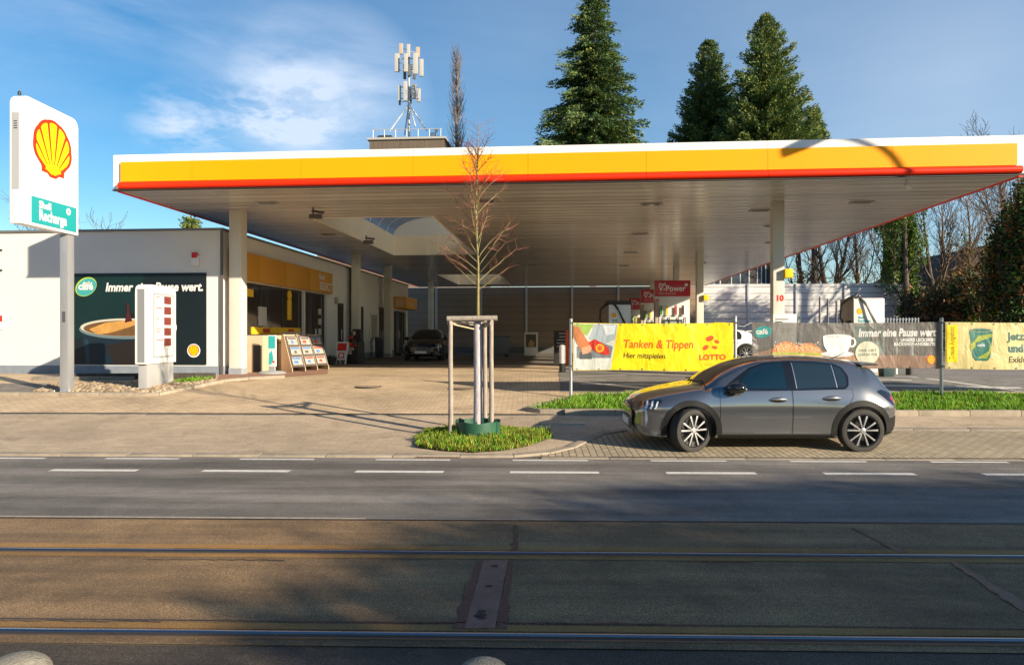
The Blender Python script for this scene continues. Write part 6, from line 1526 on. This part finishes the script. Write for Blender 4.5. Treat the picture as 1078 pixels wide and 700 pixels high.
# ivy covered trees
def ivy_tree(px, D, py_top, lab, seed, wpx=9, limbs=6, brown=False):
    rng = np.random.default_rng(seed); x = at(px, D); H_ = zat(py_top, D); t = thing('ivy_tree', lab, 'tree', (x, D, .25), 0, 'trees overgrown with ivy'); tips = []
    mb = MB(); bare_tree(mb, (0,0,0), H_, .30, rng, levels=2, spread=.7, nb=(limbs,5), start=.3, lenf=.42, up=.9, sides=(8,5,3), bend=.05, tips=tips, minr=.02); mb.build('trunk', m_bark, t)
    cs = []; w_ = wpx*D/F
    for _ in range(1500):
        z = rng.uniform(.05,1)**.9*H_*.92; a = rng.uniform(0,6.28); r_ = w_*rng.uniform(.35,1)*(1.1-.6*z/H_)*(1+.3*math.sin(z*1.7+a)); cs.append((r_*math.cos(a), r_*math.sin(a), z))
    tp = [p for p in tips if p.z < H_*.95 and rng.random() < .75]
    for p in tp:
        for _ in range(3): cs.append((p.x+rng.normal(0,.15), p.y+rng.normal(0,.15), p.z+rng.normal(0,.12)))
    leaves('ivy', cs, .24, [iv1, iv2, iv3], t, rng, k=5, spread=(.16,.16,.18), weights=[.4,.33,.27]); return t
ivy_tree(941, 55, 190, 'upright ivy-clad tree with bright leaves standing left of the taller ivy tree', 5, 8, 7)
ivy_tree(957, 52, 215, 'ivy-clad tree with leafy limbs spreading to the right beside the wall end', 8, 9, 8)
ivy_tree(937, 60, 228, 'slim dark ivy-clad trunk behind the wall end', 9, 6, 3)
def bush(px, D, wpx, py_top, lab, seed, mats_, wts, size=.26, nm='bush', n=420, depth=1.5, z0=.2, cat='bush', grp='dark shrubbery on the right', gap=.0):
    rng = np.random.default_rng(seed); x = at(px, D); H_ = zat(py_top, D)-z0; w_ = wpx*D/F; t = thing(nm, lab, cat, (x, D, z0), 0, grp)
    mb = MB()
    for i in range(14): 
        a = rng.uniform(0,6.28); mb.path([(0,0,0),(math.cos(a)*w_*.3,math.sin(a)*.3*w_,H_*.35),(math.cos(a)*w_*.6,math.sin(a)*w_*.6,H_*.8)], [.06,.04,.012], 4)
    mb.build('stem', m_bark, t); cs = []
    lob = [(rng.uniform(-.7,.7)*w_, rng.uniform(-.7,.7)*w_*depth, rng.uniform(.25,.85)*H_, rng.uniform(.25,.5)*w_, rng.uniform(.15,.3)*H_) for _ in range(16)]
    for _ in range(n):
        l = lob[rng.integers(16)]; v = rng.normal(0,1,3); v /= np.linalg.norm(v); r_ = rng.uniform(.5,1.05); cs.append((l[0]+v[0]*l[3]*r_, l[1]+v[1]*l[3]*r_, max(.05, min(l[2]+v[2]*l[4]*r_, H_*1.02))))
    leaves('foliage', cs, size, mats_, t, rng, k=9, spread=(.22,.22,.22), weights=wts); return t
MD = [iv3, iv1, lf]
bush(974, 50, 20, 298, 'low brown bramble bush beside the end of the rear wall', 1, [iv3, lf, m_bark2], [.45,.25,.3], n=420)
bush(1004, 49, 24, 292, 'dark bramble thicket in front of the shed', 2, [iv3, iv1, lf], [.6,.12,.28], n=520)
bush(1035, 47, 24, 282, 'olive and brown bush below the shed roof', 3, [iv3, iv2, lf], [.5,.25,.25], n=560)
bush(1064, 44, 24, 215, 'tall dark evergreen shrub at the right edge of the picture', 4, [iv3, iv1, lf], [.55,.2,.25], n=1100, cat='shrub')
bush(1087, 42, 20, 190, 'tallest dark evergreen mass cut by the right edge', 5, [iv3, lf, iv1], [.55,.2,.25], n=1300, cat='shrub')
bush(1046, 50, 13, 252, 'lighter yellow green shrub left of the tall dark evergreen', 6, [iv2, iv1, lf], [.45,.3,.25], n=380)
bush(1015, 54, 12, 236, 'thin brownish climbing growth among the twigs above the shed roof', 7, [lf, iv2, m_bark2], [.35,.2,.45], n=130, size=.2)
bush(850, 57, 18, 262, 'reddish brown leafed bush behind the rear wall next to the column', 8, [lf, m_bark2, iv3], [.6,.25,.15], n=260, size=.2, grp='bushes behind the rear wall')
bush(700, 62, 26, 300.5, 'bushes behind the wall showing through the slit under the canopy edge', 13, [lf, m_bark2, iv3], [.3,.4,.3], n=260, size=.2, grp='bushes behind the rear wall')
bush(560, 64, 45, 302, 'wide low bushes behind the shaded wall in the middle of the slit', 14, [lf, m_bark2, iv3], [.2,.3,.5], n=420, size=.2, grp='bushes behind the rear wall')
bush(905, 60, 22, 280, 'brown twiggy undergrowth behind the wall under the bare trees', 12, [lf, m_bark2, iv3], [.4,.4,.2], n=260, size=.2, grp='bushes behind the rear wall')
# ------------------------------------------------------------------ street lamp outside the frame whose shadow falls on the fascia
hx, hy = at(960, 15.9)+.809*8.2, 15.9-.588*8.2
t = thing('street_lamp', 'grey street lamp with a curved arm standing right of the picture', 'street lamp', (hx, hy, gz(hx,hy)), 0)
zf = zat(188, 15.9)+.344*8.2-gz(hx,hy)
MB().tube((0,0,0),(0,0,zf),.09,.075,n=14).build('pole', m_bpost, t, smooth=40)
U2 = Vector((-.809*.25-.75, .25, 0)).normalized(); mb = MB(); arc = []
for i in range(15):
    q = i/14; k_ = (1-math.cos(q*R(118)))/(1-math.cos(R(118))); arc.append((U2.x*2.7*k_, U2.y*2.7*k_, zf + .92*math.sin(q*R(118))))
mb.path(arc, .05, 8); mb.build('arm', m_bpost, t, smooth=50)
e = arc[-1]; mb = MB(); Mx = Matrix.Translation((e[0]+U2.x*.35, e[1]+U2.y*.35, e[2]-.16)) @ Matrix.Rotation(math.atan2(U2.y, U2.x), 4, 'Z') @ Matrix.Rotation(R(24), 4, 'Y')
mb.box(-.62,.62,-.18,.18,-.12,.12,0,Mx); mb.build('lamp_head', mat('lamp head grey', (.25,.26,.27), .5), t, bevel=.05)
# ------------------------------------------------------------------ behind the camera: the other side of the street, which shades the foreground
house('town_house', 'plain rendered house across the street, behind the viewpoint', 'house', 28.0, 54.0, -16.0, -6.2, 0, 7.6, 11.2, mat('house render', (.42,.38,.32), .85, var=.05), mat('red roof tiles', (.20,.075,.045), .8, var=.2, scale=4), [], ridge='x')
for i, (x, y, w_, H_, lb) in enumerate(((14.4,-6.6,1.7,6.5,'lowest evergreen of the row behind the viewpoint'),(17.2,-6.8,1.7,7.5,'second evergreen from the low end of the row behind the viewpoint'),(20.0,-6.6,2.0,8.0,'middle evergreen of the row behind the viewpoint'),(23.4,-6.6,2.3,8.4,'tall evergreen of the row behind the viewpoint, next to the tallest'),(27.2,-7.6,2.5,9.0,'tallest evergreen of the row behind the viewpoint, beside the house'))):
    rng = np.random.default_rng(60+i); t = thing('garden_tree', lb, 'tree', (x, y, 0), 0, 'evergreens across the street')
    MB().path([(0,0,0),(0,.1,H_*.4),(0,0,H_*.9)], [.16,.12,.03], 8).build('trunk', m_bark, t, smooth=60)
    cs = []
    for _ in range(2600):
        v = rng.normal(0,1,3); v /= (np.abs(v)**3.2).sum()**(1/3.2); r_ = rng.uniform(.2,1)**.4; cs.append((v[0]*w_*r_*(1+.12*math.sin(v[2]*6+i)), v[1]*w_*r_, H_*.52+v[2]*H_*.48*r_))
    leaves('crown', cs, .22, [iv3, iv1], t, rng, k=8, spread=(.2,.2,.2), weights=[.6,.4])
house('row_house', 'pale rendered house across the street, behind the viewpoint to the left', 'house', -40.0, -4.0, -20.0, -9.0, 0, 7.2, 10.6, mat('house render', (1,1,1)), mat('red roof tiles', (1,1,1)), [], ridge='x')
# trees outside the frame on the right: their shade lies on the rear wall
for i, (x, y, s) in enumerate(((46,34,.9),(52,44,.8))):
    o = copy_tree(protos[(i*2+1) % 4][0]); o.location = (x, y, .5); o.scale = (s, s, s); o.rotation_euler.z = i*2.1; o['group'] = 'trees right of the picture'; o['label'] = ('bare tree right of the picture, nearer to the street', 'bare tree right of the picture, farther from the street')[i]
# ================================================================== LIGHT AND CAMERA
EL, AZ = R(19.0), R(54.0)
sun_dir = Vector((math.sin(AZ)*math.cos(EL), -math.cos(AZ)*math.cos(EL), math.sin(EL)))   # towards the sun
sl = bpy.data.lights.new('sun', 'SUN'); sl.energy = 5.0; sl.angle = R(.6); sl.color = (1.0, .86, .65)
so = bpy.data.objects.new('sun', sl); C.objects.link(so); so.rotation_euler = (-sun_dir).to_track_quat('-Z', 'Y').to_euler(); so.location = (20, -20, 30)
w = bpy.data.worlds.new('World'); bpy.context.scene.world = w; w.use_nodes = True
nt = w.node_tree; N = nt.nodes; L = nt.links; bg = N['Background']
sky = N.new('ShaderNodeTexSky'); sky.sky_type = 'NISHITA'; sky.sun_disc = False; sky.sun_elevation = EL
sky.sun_rotation = math.atan2(sun_dir.x, sun_dir.y); sky.air_density = 1.0; sky.dust_density = .4; sky.ozone_density = 2.5; sky.altitude = 100
tc = N.new('ShaderNodeTexCoord'); g = tc.outputs['Generated']
def wmap(scale, rot=(0,0,0), loc=(0,0,0)):
    mp = N.new('ShaderNodeMapping'); mp.inputs['Scale'].default_value = scale; mp.inputs['Rotation'].default_value = rot; mp.inputs['Location'].default_value = loc
    L.new(g, mp.inputs[0]); return mp.outputs[0]
def dirv(px, py): return Vector((px-CX, F, CY-py)).normalized()
def blob(px, py, rad, soft):
    d = dirv(px, py); dp = N.new('ShaderNodeVectorMath'); dp.operation = 'DISTANCE'; L.new(g, dp.inputs[0]); dp.inputs[1].default_value = d
    return ramp(nt, dp.outputs['Value'], [(max(0, rad-soft), 1), (rad, 0)])
def math2(op, a, b):
    n = N.new('ShaderNodeMath'); n.operation = op; n.use_clamp = True
    for i, q in enumerate((a, b)):
        if hasattr(q, 'links'): L.new(q, n.inputs[i])
        else: n.inputs[i].default_value = q
    return n.outputs[0]
wisp = ramp(nt, noise(nt, wmap((1.6, 1.6, 5.0), (0, R(14), 0)), 2.6, 12, .62, .35), [(.36, 0), (.70, 1)])
puff = ramp(nt, noise(nt, wmap((2.2, 2.2, 5.5)), 5.5, 12, .6, .2), [(.42, 0), (.62, 1)])
veil = ramp(nt, noise(nt, wmap((.7, .7, 3.2), (0, R(-8), 0), (.3,0,0)), 2.2, 8, .6, .3), [(.40, 0), (.85, .55)])
big = math2('ADD', math2('MULTIPLY', blob(350,112,.14,.14), 1.15), math2('MULTIPLY', blob(275,85,.12,.12), .6))
big = math2('MULTIPLY', big, math2('ADD', wisp, .32))
low = math2('MULTIPLY', math2('ADD', blob(255,128,.07,.07), math2('ADD', blob(185,134,.06,.06), blob(318,118,.07,.06))), puff)
top = math2('MULTIPLY', math2('ADD', blob(40,-10,.2,.2), blob(150,-5,.1,.1)), wisp)
right = math2('MULTIPLY', blob(1010,80,.42,.42), .5)
mid = math2('MULTIPLY', blob(560,40,.4,.4), .22)
hor = ramp(nt, noise(nt, wmap((1,1,0)), 1, 1), [(0, 0), (1, 0)])
fac = math2('ADD', math2('ADD', big, low), math2('ADD', math2('MULTIPLY', top, .3), math2('ADD', math2('ADD', right, mid), math2('MULTIPLY', veil, .25))))
fac = math2('MULTIPLY', fac, .85)
hs = N.new('ShaderNodeHueSaturation'); hs.inputs['Saturation'].default_value = 1.32; hs.inputs['Value'].default_value = 1.34; L.new(sky.outputs[0], hs.inputs['Color'])
sk_ = mix(nt, 1.0, hs.outputs[0], (.98, 1.05, 1.0), 'MULTIPLY'); c = mix(nt, fac, sk_, (6.8, 7.8, 9.4))
L.new(c, bg.inputs['Color']); bg.inputs['Strength'].default_value = .056
cam = bpy.data.cameras.new('camera'); co = bpy.data.objects.new('camera', cam); C.objects.link(co)
co.location = (0, 0, HC); co.rotation_euler = (R(90), 0, 0); cam.sensor_width = 36; cam.lens = 36*F/1078; cam.shift_y = 1.0/1078; cam.clip_end = 4000; cam.clip_start = .05
sc = bpy.context.scene; sc.camera = co
sc.view_settings.view_transform = 'Standard'; sc.view_settings.look = 'None'; sc.view_settings.exposure = 1.06; sc.view_settings.gamma = 1
sc.cycles.max_bounces = 8; sc.cycles.diffuse_bounces = 4; sc.cycles.glossy_bounces = 4; sc.cycles.transparent_max_bounces = 12
bpy.context.view_layer.update()
